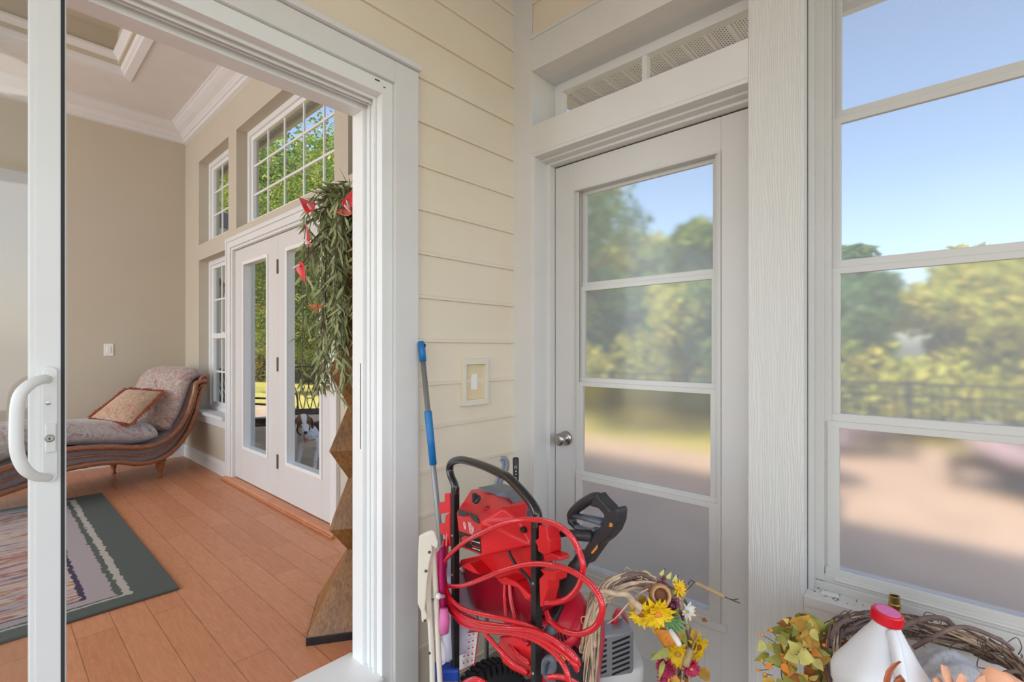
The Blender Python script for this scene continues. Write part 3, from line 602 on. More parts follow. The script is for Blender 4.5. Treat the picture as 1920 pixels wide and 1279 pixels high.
w6 = room_window('window_6', OP['low'], XW, 3, 4, rail=pX(400, 630, XW).z, zbars=[pX(400, 562, XW).z, pX(400, 696.5, XW).z])
m = MB(); m.box((XF-.05, 4.68, .650), (XW+.01, 5.56, .680)); m.box((XF-.02, 4.68, .575), (XF, 5.54, .650)); m.build('sill', 'room_trim', w6, bevel=.003)
# french door
d3 = thing('door_3', (1.5, 3.7, ZF), None, None, kind='structure')
m = MB()
for a, b in (((XF-.018, 4.575, ZF), (XF, 4.66, 2.207)), ((XF-.018, 2.72, ZF), (XF, 2.805, 2.207)), ((XF-.018, 2.805, 2.13), (XF, 4.575, 2.207)), ((XF-.026, 4.635, ZF), (XF, 4.665, 2.212)), ((XF-.026, 2.715, ZF), (XF, 2.745, 2.212)), ((XF-.028, 2.715, 2.180), (XF, 4.665, 2.212))): m.box(a, b)
m.box((XF-.004, 4.555, ZF), (XO, 4.585, 2.14)); m.box((XF-.004, 2.80, ZF), (XO, 2.83, 2.14)); m.box((XF-.004, 2.80, 2.11), (XO, 4.585, 2.14)); m.build('casing', 'room_trim', d3, bevel=.003)
m = MB(); m.box((XF-.045, 2.72, ZF), (XO+.05, 4.66, ZF+.028)); m.box((XF-.06, 2.72, ZF), (XF-.045, 4.66, ZF+.014)); m.build('threshold', 'planks', d3, bevel=.004)
xs3 = 1.462
ymid = pX(521.5, 700, xs3).y
def fdoor(y0, y1, g0, g1, parent, hinge_y):
    z0_, z1, ga, gb = ZF+.034, 2.105, pX(453, 841, xs3).z+.005, 1.985
    m = MB(); m.box((xs3, y0, z0_), (xs3+.045, g0, z1)); m.box((xs3, g1, z0_), (xs3+.045, y1, z1)); m.box((xs3, g0, z0_), (xs3+.045, g1, ga)); m.box((xs3, g0, gb), (xs3+.045, g1, z1))
    sl = m.build('door_slab', 'door_paint', parent, bevel=.002)
    m = MB(); t = .03
    for x0, x1, tt in ((xs3-.010, xs3, .022), (xs3-.001, xs3+.052, t-.010)):
        m.box((x0, g0-.004, ga-.004), (x1, g0+tt, gb+.004)); m.box((x0, g1-tt, ga-.004), (x1, g1+.004, gb+.004)); m.box((x0, g0, ga-.004), (x1, g1, ga+tt)); m.box((x0, g0, gb-tt), (x1, g1, gb+.004))
    m.build('glazing_bead', 'white', sl, bevel=.003)
    m = MB(); m.box((xs3+.020, g0+.015, ga+.015), (xs3+.026, g1-.015, gb-.015)); m.build('pane', 'glass', sl); return sl
g = lambda px: pX(px, 700, xs3).y
sa = fdoor(ymid+.001, 4.556, g(503), g(456), d3, 0); sb = fdoor(2.830, ymid-.001, g(604), g(537), d3, 0)
for yy in (501, 683, 864):
    c = pX(517.5, yy, xs3); m = MB(); m.box((xs3-.004, ymid-.008, c.z-.05), (xs3+.002, ymid+.022, c.z+.05)); m.tube([V(xs3-.006, ymid, c.z-.052), V(xs3-.006, ymid, c.z+.052)], .006, 8); m.build('hinge', 'hinge', sa)
c = pX(619.3, 721.7, xs3); m = MB(); m.lathe([(0, 0), (.034, 0), (.032, .008), (.012, .012), (.012, .05), (0, .05)], c, (-1, 0, 0), 24)
m.tube([c+V(-.045, 0, 0), c+V(-.047, .05, .002), c+V(-.045, .115, -.004)], [.011, .009, .007], 10); m.build('lever_handle', 'steel', sb, smooth=True)

# ================================================================== THE GARDEN
PX = 6.0
def gz(x, y): return -.03-(.42*min(1, max(0, (x-4.6)/6)))-(.08 if (y < 4.6 and x < 6.4) or (y < 2.2 and x < 9) else 0)
m = MB(); m.box((X1+.05, -9, -.10), (4.4, 26, 0)); structure(m.build('patio', 'concrete'))
m = MB(); m.box((4.4, -9, -.10), (6.0, 4.2, 0)); m.box((6.0, -9, -.10), (8.2, 1.7, 0)); structure(m.build('patio_apron', 'concrete'))
m = MB(); nx, ny = 24, 24; xs_ = [4.3+(i/nx)**1.6*80 for i in range(nx+1)]; ysv = [-60+j*160/ny for j in range(ny+1)]
m.add([V(x, y, gz(x, y)+(0 if x < 12 else -.1)) for x in xs_ for y in ysv], [(i*(ny+1)+j, (i+1)*(ny+1)+j, (i+1)*(ny+1)+j+1, i*(ny+1)+j+1) for i in range(nx) for j in range(ny)])
structure(m.build('ground', 'grass'))
# wing of the house beyond the room, with its low roof
m = MB(); m.box((XO, 7.0, -.05), (2.35, 10, 2.62)); structure(m.build('wall_wing', 'siding'))
m = MB(); m.box((XO, 6.85, 2.62), (2.65, 10, 2.80)); structure(m.build('trim_9', 'trim'))
m = MB(); m.add([(XO, 6.8, 2.80), (2.72, 6.8, 2.80), (2.72, 10, 2.80), (XO, 10, 2.80), (XO, 7.4, 3.15), (2.2, 7.4, 3.15), (2.2, 10, 3.15), (XO, 10, 3.15)], [(0, 3, 2, 1), (4, 5, 6, 7), (0, 1, 5, 4), (1, 2, 6, 5), (2, 3, 7, 6), (3, 0, 4, 7)]); structure(m.build('roof_3', 'black_plastic'))
# sconce on the wing
c = pY(406, 540, 6.90); t = thing('wall_lantern', (c.x, 7.0, c.z), 'dark metal lantern hanging from a scrolled bracket outside the lower left window', 'lantern')
m = MB(); m.tube(catmull([V(c.x, 7.0, c.z+.10), V(c.x, 6.93, c.z+.20), V(c.x, 6.84, c.z+.17), V(c.x, 6.84, c.z+.12)], 5), .010, 8); m.lathe([(0, 0), (.05, 0), (.045, .012), (0, .014)], (c.x, 7.0, c.z+.06), (0, -1, 0), 16); m.build('bracket', 'wrought', t)
m = MB(); o = (c.x, 6.84, c.z-.16); m.lathe([(0, 0), (.045, 0), (.055, .02), (.050, .02)], o, n=6); m.lathe([(.085, .18), (.09, .19), (.05, .25), (.02, .28), (.01, .30), (0, .30)], o, n=6)
for k in range(6): an = k*math.pi/3; m.tube([V(o[0]+.052*math.cos(an), o[1]+.052*math.sin(an), o[2]+.02), V(o[0]+.082*math.cos(an), o[1]+.082*math.sin(an), o[2]+.18)], .005, 6)
m.build('cage', 'wrought', t)
m = MB(); m.lathe([(.047, .02), (.076, .18)], o, n=6); m.build('lantern_glass', 'lamp_off', t)
# fence along the garden
FX = 10.2
ft = thing('garden_fence', (FX, 10, -.46), 'black metal picket fence standing along the far edge of the lawn', 'fence')
y0f, y1f = -9.0, 40.0; zt_, zb_ = .72, -.44
m = MB()
for zz in (zt_-.02, zt_-.22, zb_+.12): m.box((FX-.014, y0f, zz-.016), (FX+.014, y1f, zz+.016))
m.build('rail', 'fence', ft)
m = MB(); yy = y0f
while yy < y1f: m.box((FX-.008, yy-.008, zb_+.05), (FX+.008, yy+.008, zt_)); yy += .115
m.build('pickets', 'fence', ft)
yy = -8.6
pbase = None
while yy < y1f:
    m = MB(); m.box((FX-.028, yy-.028, zb_-.1), (FX+.028, yy+.028, zt_+.03)); m.box((FX-.034, yy-.034, zt_+.03), (FX+.034, yy+.034, zt_+.045)); m.build('post', 'fence', ft); yy += 1.84
# trees: leaf clouds on branches
def tree_mesh(name, H, R, nleaf, ls, leafmat, zc0=.35, seed=1, squash=1.0):
    rnd = random.Random(seed); blobs = []
    for k in range(int(26)):
        an = rnd.uniform(0, 6.28); hh = rnd.uniform(zc0, 1.0); rr = R*(math.sin(math.pi*min(1, (1-hh)/(1-zc0)*.8+.2)))**.7*rnd.uniform(.3, .95)
        blobs.append((V(rr*math.cos(an), rr*math.sin(an), hh*H-R*.2), R*rnd.uniform(.22, .42)))
    m = MB(); vs = []; fs = []
    for i in range(nleaf):
        c, r = blobs[rnd.randrange(len(blobs))]
        d = V(rnd.gauss(0, 1), rnd.gauss(0, 1), rnd.gauss(0, 1)).normalized()*r*(rnd.random()**.35); p = c+d
        a = V(rnd.gauss(0, 1), rnd.gauss(0, 1), rnd.gauss(0, .6)).normalized(); b = a.cross(V(rnd.gauss(0, 1), rnd.gauss(0, 1), rnd.gauss(0, 1))).normalized(); l = ls*rnd.uniform(.6, 1.3)
        k = len(vs); vs += [p-a*l, p+b*l*.5, p+a*l, p-b*l*.5]; fs.append((k, k+1, k+2, k+3))
    m.add(vs, fs)
    b = MB(); b.tube(catmull([V(0, 0, -.3), V(.05*R, .03*R, H*.25), V(-.04*R, .05*R, H*.55), V(.02*R, 0, H*.9)], 5), [H*.022, H*.021, H*.02, H*.019, H*.018, H*.017, H*.016, H*.015, H*.014, H*.013, H*.012, H*.010, H*.008, H*.006, H*.004, H*.003], 8)
    for c, r in blobs[:16]:
        st = V(0, 0, max(H*.2, c.z*.62)); b.tube(catmull([st, st.lerp(c, .5)+V(0, 0, -.05*H), c+V(0, 0, r*.3)], 4), [H*.008*(1-q/9) for q in range(9)], 6)
    t = thing(name, (0, 0, 0), None, None)
    m.build('foliage', leafmat, t); b.build('trunk', 'bark', t); return t
def copy_tree(o, loc, rz, sc, label=None, cat=None, group=None):
    r = o.copy(); COL.objects.link(r); r.location = loc; r.rotation_euler = (0, 0, rz); r.scale = sc
    for ch in list(o.children):
        c2 = ch.copy(); COL.objects.link(c2); c2.parent = r
    return tag(r, label, cat, group)
T1 = tree_mesh('broadleaf_tree', 8, 3.6, 9000, .25, 'leaves', .12, 3)
T2 = tree_mesh('broadleaf_tree', 7, 3.2, 8000, .25, 'leaves_yellow', .12, 5)
T3 = tree_mesh('broadleaf_tree', 9, 3.4, 9000, .25, 'leaves_dark', .10, 9)
BG = ('leafy broad tree in the sunlit wood beyond the black fence', 'tree', 'trees beyond the fence')
rt = random.Random(11); first = {id(T1): 1, id(T2): 1, id(T3): 1}
spots = []
def skyline(x, y, k):
    d = x*CS+y*SN; px = 960+FPX*(x*SN-y*CS)/d
    t_ = .175 if px > 1450 else .205 if px > 1000 else .42
    return max(.3, (1.27+t_*d*(rt.uniform(.95, 1.06))+.5)/(8, 7, 9)[k % 3]*1.06)
for k in range(13): x, y = 13.4+rt.uniform(-.4, .7), -8+k*1.95; spots.append((x, y, skyline(x, y, k)*.85, k))
for k in range(10): x, y = 18.5+rt.uniform(-.8, 1.5), -13+k*4.0; spots.append((x, y, skyline(x, y, k+1), k+1))
for k in range(6): x, y = 25+rt.uniform(-1, 2), -14+k*6.4; spots.append((x, y, skyline(x, y, k+2), k+2))
for k in range(5): spots.append((14.2+rt.uniform(-.5, .8), 20+k*4.8, rt.uniform(.62, .8), k*2+1))
for k in range(4): spots.append((21+rt.uniform(-1, 2), 30+k*8, rt.uniform(1.0, 1.25), k+1))
for k in range(3): spots.append((13.5+k*.5, 48+k*9, rt.uniform(1.2, 1.5), k))
spots += [(13.5, 25.5, 1.5, 2), (12.5, 35, 1.7, 0), (17, 41, 1.9, 2)]
for x, y, s_, k in spots:
    T = (T1, T2, T3)[k % 3]; tone = ('mid green', 'yellow green', 'dark green')[k % 3]; far = y > 15
    BG = ('%s leafy tree beyond the black fence, %s' % (tone, 'seen through the double door' if far else 'behind the hazy panes'), 'tree', '%s trees beyond the fence %s' % (tone, 'by the double door' if far else 'behind the hazy panes'))
    if first.pop(id(T), None): T.location = (x, y, -.5); T.rotation_euler = (0, 0, k); T.scale = (s_,)*3; tag(T, *BG[:2], BG[2])
    else: copy_tree(T, (x, y, -.5), k*1.7, (s_*rt.uniform(.9, 1.15), s_*rt.uniform(.9, 1.15), s_*rt.uniform(.9, 1.08)), *BG)
# near trees in the lawn
N1 = tree_mesh('oak_tree', 9.4, 4.2, 100000, .052, 'leaves', .30, 21); N1.location = (7.8, 16.2, -.45); tag(N1, 'big spreading green tree on the lawn seen through the high window over the double door', 'tree')
N3 = tree_mesh('oak_tree', 10.5, 4.2, 26000, .075, 'leaves_yellow', .12, 27); N3.location = (9.6, 26.5, -.45); tag(N3, 'tall yellow green tree on the lawn behind the big spreading tree', 'tree')
N2 = tree_mesh('oak_tree', 5.0, 2.3, 13000, .06, 'leaves_dark', .80, 33); N2.location = (7.7, 5.9, -.25); tag(N2, 'small dark-crowned tree against the sky in the top pane of the porch door', 'tree')
# undergrowth along the fence
def bushes(name, pts, n, leafmat, ls, seed):
    rnd = random.Random(seed); vs = []; fs = []
    for i in range(n):
        x, y, r, h = pts[rnd.randrange(len(pts))]; d = V(rnd.gauss(0, 1), rnd.gauss(0, 1), rnd.gauss(0, 1)).normalized()*(rnd.random()**.4)
        p = V(x+d.x*r, y+d.y*r*1.4, -.45+h*.5+d.z*h*.55)
        a = V(rnd.gauss(0, 1), rnd.gauss(0, 1), rnd.gauss(0, .6)).normalized(); b = a.cross(V(rnd.gauss(0, 1), rnd.gauss(0, 1), rnd.gauss(0, 1))).normalized(); l = ls*rnd.uniform(.6, 1.3)
        k = len(vs); vs += [p-a*l, p+b*l*.5, p+a*l, p-b*l*.5]; fs.append((k, k+1, k+2, k+3))
    return MB().add(vs, fs).build(name, leafmat)
pts = [(12+rt.uniform(-.5, 1.8), -12+k*1.25, rt.uniform(.7, 1.3), rt.uniform(1.3, 2.5)) for k in range(46)]
tag(bushes('undergrowth', pts, 60000, 'leaves_yellow', .09, 4), 'yellow green brush growing thickly behind the black picket fence', 'bushes', kind='stuff')

# patio chairs of dark wrought metal
def patio_chair():
    r = thing('patio_chair', (0, 0, 0), None, None); T = lambda *p: [Vector(q) for q in p]
    m = MB()
    for s_ in (-1, 1): m.tube(catmull(T((s_*.25, .22, .42), (s_*.26, .27, .62), (s_*.27, .36, 1.00)), 4), .013, 8)
    m.tube(catmull(T((-.27, .36, 1.00), (-.14, .375, 1.035), (0, .38, 1.045), (.14, .375, 1.035), (.27, .36, 1.0)), 4), .013, 8); m.build('back_frame', 'wrought', r)
    m = MB()
    bk = lambda u, v_: V(u*.25, .235+.13*v_, .46+.56*v_)
    for k in range(-2, 3):
        m.tube(catmull([bk(k*.35, 0), bk(k*.35+.14, .3), bk(k*.35, .6), bk(k*.35-.1, .98)], 5), .006, 6); m.tube(catmull([bk(k*.35, 0), bk(k*.35-.14, .3), bk(k*.35, .6), bk(k*.35+.1, .98)], 5), .006, 6)
    m.tube(catmull([bk(math.cos(q)*.35, .5+math.sin(q)*.2) for q in [i*math.pi/6 for i in range(12)]], 3, True), .006, 6, closed=True); m.build('back_lattice', 'wrought', r)
    m = MB(); m.tube(catmull(T((-.25, -.24, .42), (0, -.26, .42), (.25, -.24, .42), (.26, 0, .42), (.25, .22, .42), (0, .23, .42), (-.25, .22, .42), (-.26, 0, .42)), 3, True), .012, 8, closed=True)
    for k in range(-3, 4): m.tube(T((k*.07, -.25, .42), (k*.07, .22, .42)), .005, 6); m.tube(T((-.25, k*.065, .42), (.25, k*.065, .42)), .005, 6)
    m.build('seat', 'wrought', r)
    for s_ in (-1, 1):
        m = MB(); m.tube(catmull(T((s_*.27, .30, .72), (s_*.31, .12, .68), (s_*.31, -.12, .66), (s_*.29, -.24, .62), (s_*.27, -.24, .42)), 4), .012, 8); m.build('armrest', 'wrought', r)
        for yy in (-.24, .22):
            m = MB(); m.tube(catmull(T((s_*.25, yy, .42), (s_*.25, yy*1.05, .25), (s_*.27, yy*1.25, .01)), 4), .012, 8); m.lathe([(0, 0), (.018, 0), (.014, .012), (0, .012)], (s_*.27, yy*1.25, 0)); m.build('leg', 'wrought', r)
    return r
pch = patio_chair(); pch.location = (3.05, 6.45, 0); pch.rotation_euler = (0, 0, math.radians(142)); tag(pch, 'dark wrought metal chair with a lattice back on the patio behind the dog', 'chair')
copy_tree(pch, (2.12, 6.0, 0), math.radians(60), (1, 1, 1), 'dark wrought metal chair turned sideways on the patio, seen through the left door glass', 'chair')

pt = thing('patio_table', (5.4, 1.15, 0), 'low round patio table blurred behind the hazy lower pane of the big window', 'table')
m = MB(); m.lathe([(0, .40), (.42, .40), (.43, .415), (.42, .43), (0, .43)], (5.4, 1.15, 0), n=40); m.build('tabletop', 'panel_fabric', pt)
for k in range(4): q = k*math.pi/2+.6; m = MB(); m.tube(catmull([V(5.4+.2*math.cos(q), 1.15+.2*math.sin(q), .40), V(5.4+.24*math.cos(q), 1.15+.24*math.sin(q), .2), V(5.4+.32*math.cos(q), 1.15+.32*math.sin(q), .01)], 4), .018, 8); m.build('leg', 'wrought', pt)
def lounger():
    r = thing('patio_lounger', (0, 0, 0), None, None); m = MB(); m.box((-.95, -.32, .24), (.55, .32, .28)); m.box((-.95, -.34, .20), (.55, -.30, .28)); m.box((-.95, .30, .20), (.55, .34, .28)); m.build('frame', 'wrought', r)
    m = MB(); m.loft([[V(x, y, z+dz) for y, dz in ((-.30, 0), (-.30, .07), (0, .09), (.30, .07), (.30, 0))] for x, z in ((-.93, .28), (-.3, .28), (.1, .28), (.35, .36), (.55, .50))]); m.build('cushion', 'panel_fabric', r, smooth=True)
    for x in (-.9, .5):
        for y in (-.30, .30): m = MB(); m.box((x-.02, y-.02, 0), (x+.02, y+.02, .22)); m.build('leg', 'wrought', r)
    return r
lg = lounger(); lg.location = (6.0, -.55, 0); lg.rotation_euler = (0, 0, .9); tag(lg, 'low patio lounger on the patio to the right of the round table', 'sun lounger', 'loungers on the patio')
copy_tree(lg, (7.0, 1.3, 0), 2.2, (1, 1, 1), 'low patio lounger farther out on the patio beyond the round table', 'sun lounger', 'loungers on the patio')

# ------------------------------------------------------------------ the dog on the patio, standing at the glass and looking in
def skin_mesh(name, verts, edges, radii, m, parent, sub=2):
    me = bpy.data.meshes.new(name); o = bpy.data.objects.new(name, me); COL.objects.link(o); o.parent = parent; og = ORG[parent.name]; ORG[o.name] = og
    me.from_pydata([tuple(Vector(v)-og) for v in verts], edges, []); me.update()
    o.modifiers.new('skin', 'SKIN'); lay = me.skin_vertices[0].data
    for i, r in enumerate(radii): lay[i].radius = (r, r) if not isinstance(r, tuple) else r; lay[i].use_root = (i == 0)
    q = o.modifiers.new('smooth', 'SUBSURF'); q.levels = sub; q.render_levels = sub
    me.materials.append(M[m] if isinstance(m, str) else m)
    return o
def build_dog():
    base = pZ(592, 884, 0); base = V(base.x, base.y, 0)-V(SN, -CS, 0)*.10
    r = thing('dog', base, 'white hound with a brown face and black saddle standing outside the double door glass', 'dog')
    f = V(-.86, -.50, 0).normalized()                        # stands along the glass, head turned to the camera
    sd = V(-f.y, f.x, 0)
    def P(a, b, z): return base+f*a+sd*b+V(0, 0, z)
    # body: a continuous skin from pelvis to head with four jointed legs
    vs = [P(-.52, 0, .40), P(-.38, 0, .40), P(-.22, 0, .385), P(-.08, 0, .37), P(.01, .0, .41), P(.045, .01, .465), P(.07, .02, .50)]
    rad = [.072, .080, .088, .100, .085, .062, .055]
    ed = [(i, i+1) for i in range(6)]
    def chain(start, pts, rs):
        p = start
        for q, rr in zip(pts, rs): vs.append(q); rad.append(rr); ed.append((p, len(vs)-1)); p = len(vs)-1
    for s_, fwd in ((-1, .02), (1, -.02)):
        chain(3, [P(-.04+fwd, s_*.075, .32), P(-.05+fwd, s_*.085, .24), P(-.01+fwd, s_*.082, .13), P(.00+fwd, s_*.085, .035), P(.035+fwd, s_*.087, .018)], [.052, .036, .026, .021, .023])
        chain(0, [P(-.52, s_*.075, .32), P(-.44, s_*.088, .235), P(-.56, s_*.088, .14), P(-.54, s_*.088, .035), P(-.50, s_*.088, .018)], [.062, .048, .026, .021, .024])
    chain(0, [P(-.60, 0, .44), P(-.68, 0, .54), P(-.70, 0, .64)], [.022, .014, .008])
    body = skin_mesh('body', vs, ed, rad, 'dog_white', r)
    # head: one lofted surface, skull to muzzle, turned a little to the side
    hc = P(.085, .03, .53); hf = (V(-.30, -.92, 0)+V(0, 0, -.42)).normalized(); HS = 1.25; hs = V(0, 0, 1).cross(hf).normalized(); hu = hf.cross(hs)
    prof = [(-.075, .010, .014, .0), (-.065, .040, .042, .0), (-.03, .058, .056, .004), (.01, .060, .055, .004), (.045, .050, .046, -.002), (.07, .036, .036, -.010), (.10, .030, .031, -.014), (.135, .026, .027, -.016), (.155, .020, .021, -.016), (.162, .008, .010, -.014)]
    rings = [[hc+hf*x*HS+hs*(rw*math.cos(q))*HS+hu*(rh*math.sin(q)+dz)*HS for q in [2*math.pi*k/16 for k in range(16)]] for x, rw, rh, dz in prof]
    h = MB().loft(rings).build('head', ['dog_white', 'dog_brown'], r, smooth=True, sub=1)
    me = h.data; og = ORG[h.name]
    for p in me.polygons:
        c = (p.center+og-hc)/HS; a = c.dot(hs); b = c.dot(hu); x = c.dot(hf)
        p.material_index = 1 if (abs(a) > .016 and x < .085 and b > -.025) or x < -.02 else 0
    for s_ in (-1, 1):
        m = MB(); e = hc+(hf*.052+hs*(s_*.031)+hu*.026)*HS; m.ball(e-hf*.002, .0088, 10); m.build('eye', 'dog_nose', h, smooth=True)
        m = MB(); e0 = hc+(-hf*.012+hs*(s_*.050)+hu*.034)*HS; rg = []
        for t, wd in ((0, .026), (.25, .036), (.55, .042), (.8, .034), (1, .010)):
            wd *= HS; c = e0+hs*(s_*(.022*math.sin(t*2)))-hu*(.145*t)+hf*(.010*t); wv = (hf*.45+hs*s_*.55); rg.append([c-wv*wd*.6-hu*.002, c+hs*s_*.004+hf*.008, c+wv*wd*1.1, c+hs*s_*.002-hf*.008])
        m.loft(rg); m.build('ear', 'dog_brown', h, smooth=True, sub=1)
    m = MB(); m.ball(hc+(hf*.160-hu*.006)*HS, .019, 12, (1, 1.1, .85)); m.build('nose', 'dog_nose', h, smooth=True)
    m = MB(); rg = []
    for x, wd, dz in ((.02, .024, -.050), (.06, .024, -.056), (.10, .021, -.062), (.130, .015, -.066), (.138, .006, -.064)): rg.append([hc+(hf*x+hs*(wd*math.cos(q))+hu*(dz+.009*math.sin(q)))*HS for q in [2*math.pi*k/10 for k in range(10)]])
    m.loft(rg); m.build('jaw', 'dog_white', h, smooth=True)
    m = MB(); rg = []
    for x, wd, dz in ((.08, .014, -.046), (.12, .016, -.052), (.145, .016, -.066), (.150, .014, -.090), (.148, .006, -.105)): rg.append([hc+(hf*x+hs*wd+hu*dz)*HS, hc+(hf*(x+.003)+hu*(dz+.004))*HS, hc+(hf*x-hs*wd+hu*dz)*HS, hc+(hf*(x-.004)+hu*(dz-.003))*HS])
    m.loft(rg); m.build('tongue', 'tongue', h, smooth=True, sub=1)
    # black saddle: a coat patch that follows the back
    m = MB(); rg = []
    for x, zc, rr in ((-.56, .40, .072), (-.46, .40, .083), (-.34, .397, .089), (-.22, .385, .096), (-.12, .375, .104), (-.07, .375, .100)): rg.append([P(x, rr*1.03*math.cos(q), zc+rr*1.05*math.sin(q)) for q in [math.radians(-15+210*k/12) for k in range(13)]])
    m.loft(rg, closed=False, cap=False); m.build('saddle_coat', 'dog_black', r, smooth=True, solid=.006)
    m = MB(); m.tube([P(.045, .070*math.cos(q), .455+.062*math.sin(q)) + f*(.028*math.sin(q)*-1) for q in [2*math.pi*k/20 for k in range(20)]], .009, 8, closed=True); m.build('collar', 'black_plastic', r, smooth=True)
build_dog()

# ================================================================== THINGS IN THE ROOM
# rug
c = V(.62-1.45, 3.77, ZF)
m = MB(); n_ = 24; ed = []
for i in range(n_+1): ed.append((-1.45, -1.10+2.2*i/n_))
poly = [(-1.45, -1.10), (1.45, -1.10), (1.45, 1.10), (-1.45, 1.10)]
m.box((c.x-1.45, c.y-1.10, ZF+.001), (c.x+1.45, c.y+1.10, ZF+.012))
tag(m.build('area_rug', 'rug', bevel=.004, org=(c.x, c.y, ZF)), 'worn patterned rug with a grey green border on the plank floor', 'rug')
# wall switch
c = pY(204, 656, YBK-.006); t = thing('light_switch', (c.x, YBK, c.z-.06), 'white rocker switch on the beige wall above the chaise', 'light switch')
m = MB(); m.box((c.x-.036, YBK-.006, c.z-.058), (c.x+.036, YBK, c.z+.058)); m.build('plate', 'switch', t, bevel=.003)
m = MB(); m.box((c.x-.016, YBK-.010, c.z-.032), (c.x+.016, YBK-.005, c.z+.032)); m.build('rocker', 'switch', t, bevel=.002)
# chaise longue: set across the corner; q runs towards its foot, wv across to the wall
Q0 = V(1.385, 5.27, 0); qd = V(-.866, -.5, 0); wd_ = V(-.5, .866, 0); Nf = (-.5, .866)
def cz(px, py, off=0): return pP(px, py, Q0, Nf, off)
ch = thing('chaise_longue', (Q0.x+qd.x*.8+wd_.x*.3, Q0.y+qd.y*.8+wd_.y*.3, ZF), 'scroll-backed chaise longue in pale floral fabric with a carved brown wood frame', 'sofa')
K = lambda x, y: (x/3.552, 600+y/3.552)
up_px = [K(1347, 405), K(1300, 425), K(1283, 500), K(1242, 620), K(1182, 720), K(1090, 802), K(1000, 838), K(900, 850), K(720, 846), K(560, 852), K(440, 864)]
lo_px = [K(1352, 425), K(1318, 520), K(1295, 620), K(1245, 740), K(1180, 835), K(1100, 903), K(1000, 945), K(900, 956), K(790, 946), K(620, 958), K(440, 992)]
upc = [cz(*p) for p in up_px]; loc_ = [cz(*p) for p in lo_px]
tail = lambda p, dz, n: [p+qd*.10*k+V(0, 0, dz*k) for k in range(1, n)]
upc += [upc[-1]+qd*.12+V(0, 0, -.005), upc[-1]+qd*.26+V(0, 0, -.03), upc[-1]+qd*.42+V(0, 0, -.06)]
loc_ += [loc_[-1]+qd*.12+V(0, 0, -.02), loc_[-1]+qd*.26+V(0, 0, -.05), loc_[-1]+qd*.42+V(0, 0, -.07)]
W_ = .62
scroll = upc[0]
def rail(pts, off, r, name):
    p = catmull([q+wd_*off for q in pts], 6); m = MB(); L = len(p); m.tube(p, [r*(1.0 if i % 14 else 1.14) for i in range(L)], 10); return m.build(name, 'bamboo', ch, smooth=True)
for off in (0, W_):
    rail(upc, off-.012, .022, 'top_rail'); rail(loc_, off-.012, .021, 'bottom_rail')
    m = MB(); sp = [scroll+wd_*(off-.012)+V(0, 0, 0)+(-qd)*(.045*math.cos(a)*(1-a/14))+V(0, 0, .050*math.sin(a)*(1-a/14)) for a in [math.pi-i*.5 for i in range(12)]]
    m.tube(sp, .013, 8); m.ball(scroll+wd_*(off-.035), .020, 12); m.build('scroll', 'bamboo', ch, smooth=True)
# upholstered side band between the rails, in a hollow curve
A = catmull(upc, 4); B = catmull(loc_, 4)
m = MB(); rg = []
for a, b in zip(A, B):
    rg.append([a.lerp(b, t)+wd_*(.004+.012*math.sin(math.pi*t)) for t in (0, .25, .5, .75, 1)]+[a.lerp(b, t)+wd_*W_ for t in (1, .5, 0)])
m.loft(rg); m.build('side_band', 'panel_fabric', ch, smooth=True)
m = MB(); m.tube([a.lerp(b, .5)+wd_*-.010 for a, b in zip(A, B)], .0075, 8); m.build('middle_rail', 'bamboo', ch, smooth=True)
# seat cushion and back as padded lofts across the width
seat_px = [K(1085, 700), K(1000, 688), K(880, 686), K(720, 690), K(560, 692), K(440, 690)]
st = [cz(*p) for p in seat_px]; st += [st[-1]+qd*.15, st[-1]+qd*.30+V(0, 0, -.01), st[-1]+qd*.38+V(0, 0, -.05)]
bt = [min(A, key=lambda a_: abs((a_-s_).dot(qd))) for s_ in st]
def padded(top, bot, name, mt, w0=.02, w1=W_-.03, crown_=.02, ns=9):
    rg = []
    for a, b in zip(top, bot):
        r = [b+wd_*w0]
        for k in range(ns): t = k/(ns-1); ee = (math.sin(math.pi*min(max(t, .0), 1)))**.35 if 0 < t < 1 else 0; ee = ee**.5; r.append(a.lerp(b, .45*(1-ee))+wd_*(w0+(w1-w0)*t)+V(0, 0, crown_*math.sin(math.pi*t)))
        r.append(b+wd_*w1); rg.append(r)
    mm = MB(); mm.loft(rg); return mm.build(name, mt, ch, smooth=True, sub=1)
padded(catmull(st, 3), catmull(bt, 3), 'seat_cushion', 'floral', crown_=.025)
# backrest: inner profile from the seat up and over the roll
inner = [K(1120, 745), K(1095, 700), K(1130, 620), K(1175, 520), K(1215, 430), K(1250, 360), K(1300, 318), K(1350, 312), K(1392, 340), K(1400, 400), K(1380, 450), K(1345, 462)]
ip = catmull([cz(*p) for p in inner], 4)
spine = [K(1180, 722), K(1182, 720), K(1242, 620), K(1262, 560), K(1283, 500), K(1290, 460), K(1318, 420), K(1347, 400), K(1360, 400), K(1362, 405), K(1352, 410), K(1347, 415)]
sp_ = catmull([cz(*p) for p in spine], 4)
padded(ip, sp_, 'backrest', 'floral_back', w0=.015, w1=W_-.02, crown_=0.0, ns=9)
for q_, w0 in ((.36, .05), (.36, W_-.06), (1.60, .05), (1.60, W_-.06)):
    p = Q0+qd*q_+wd_*w0; zt_l = .30 if q_ < 1 else .36; m = MB()
    m.lathe([(0, 0), (.017, 0), (.020, .01), (.014, .03), (.022, .07), (.034, .10), (.030, .125), (.045, .14), (.048, zt_l-ZF), (0, zt_l-ZF)], (p.x, p.y, ZF), n=16); m.build('leg', 'bamboo', ch, smooth=True)
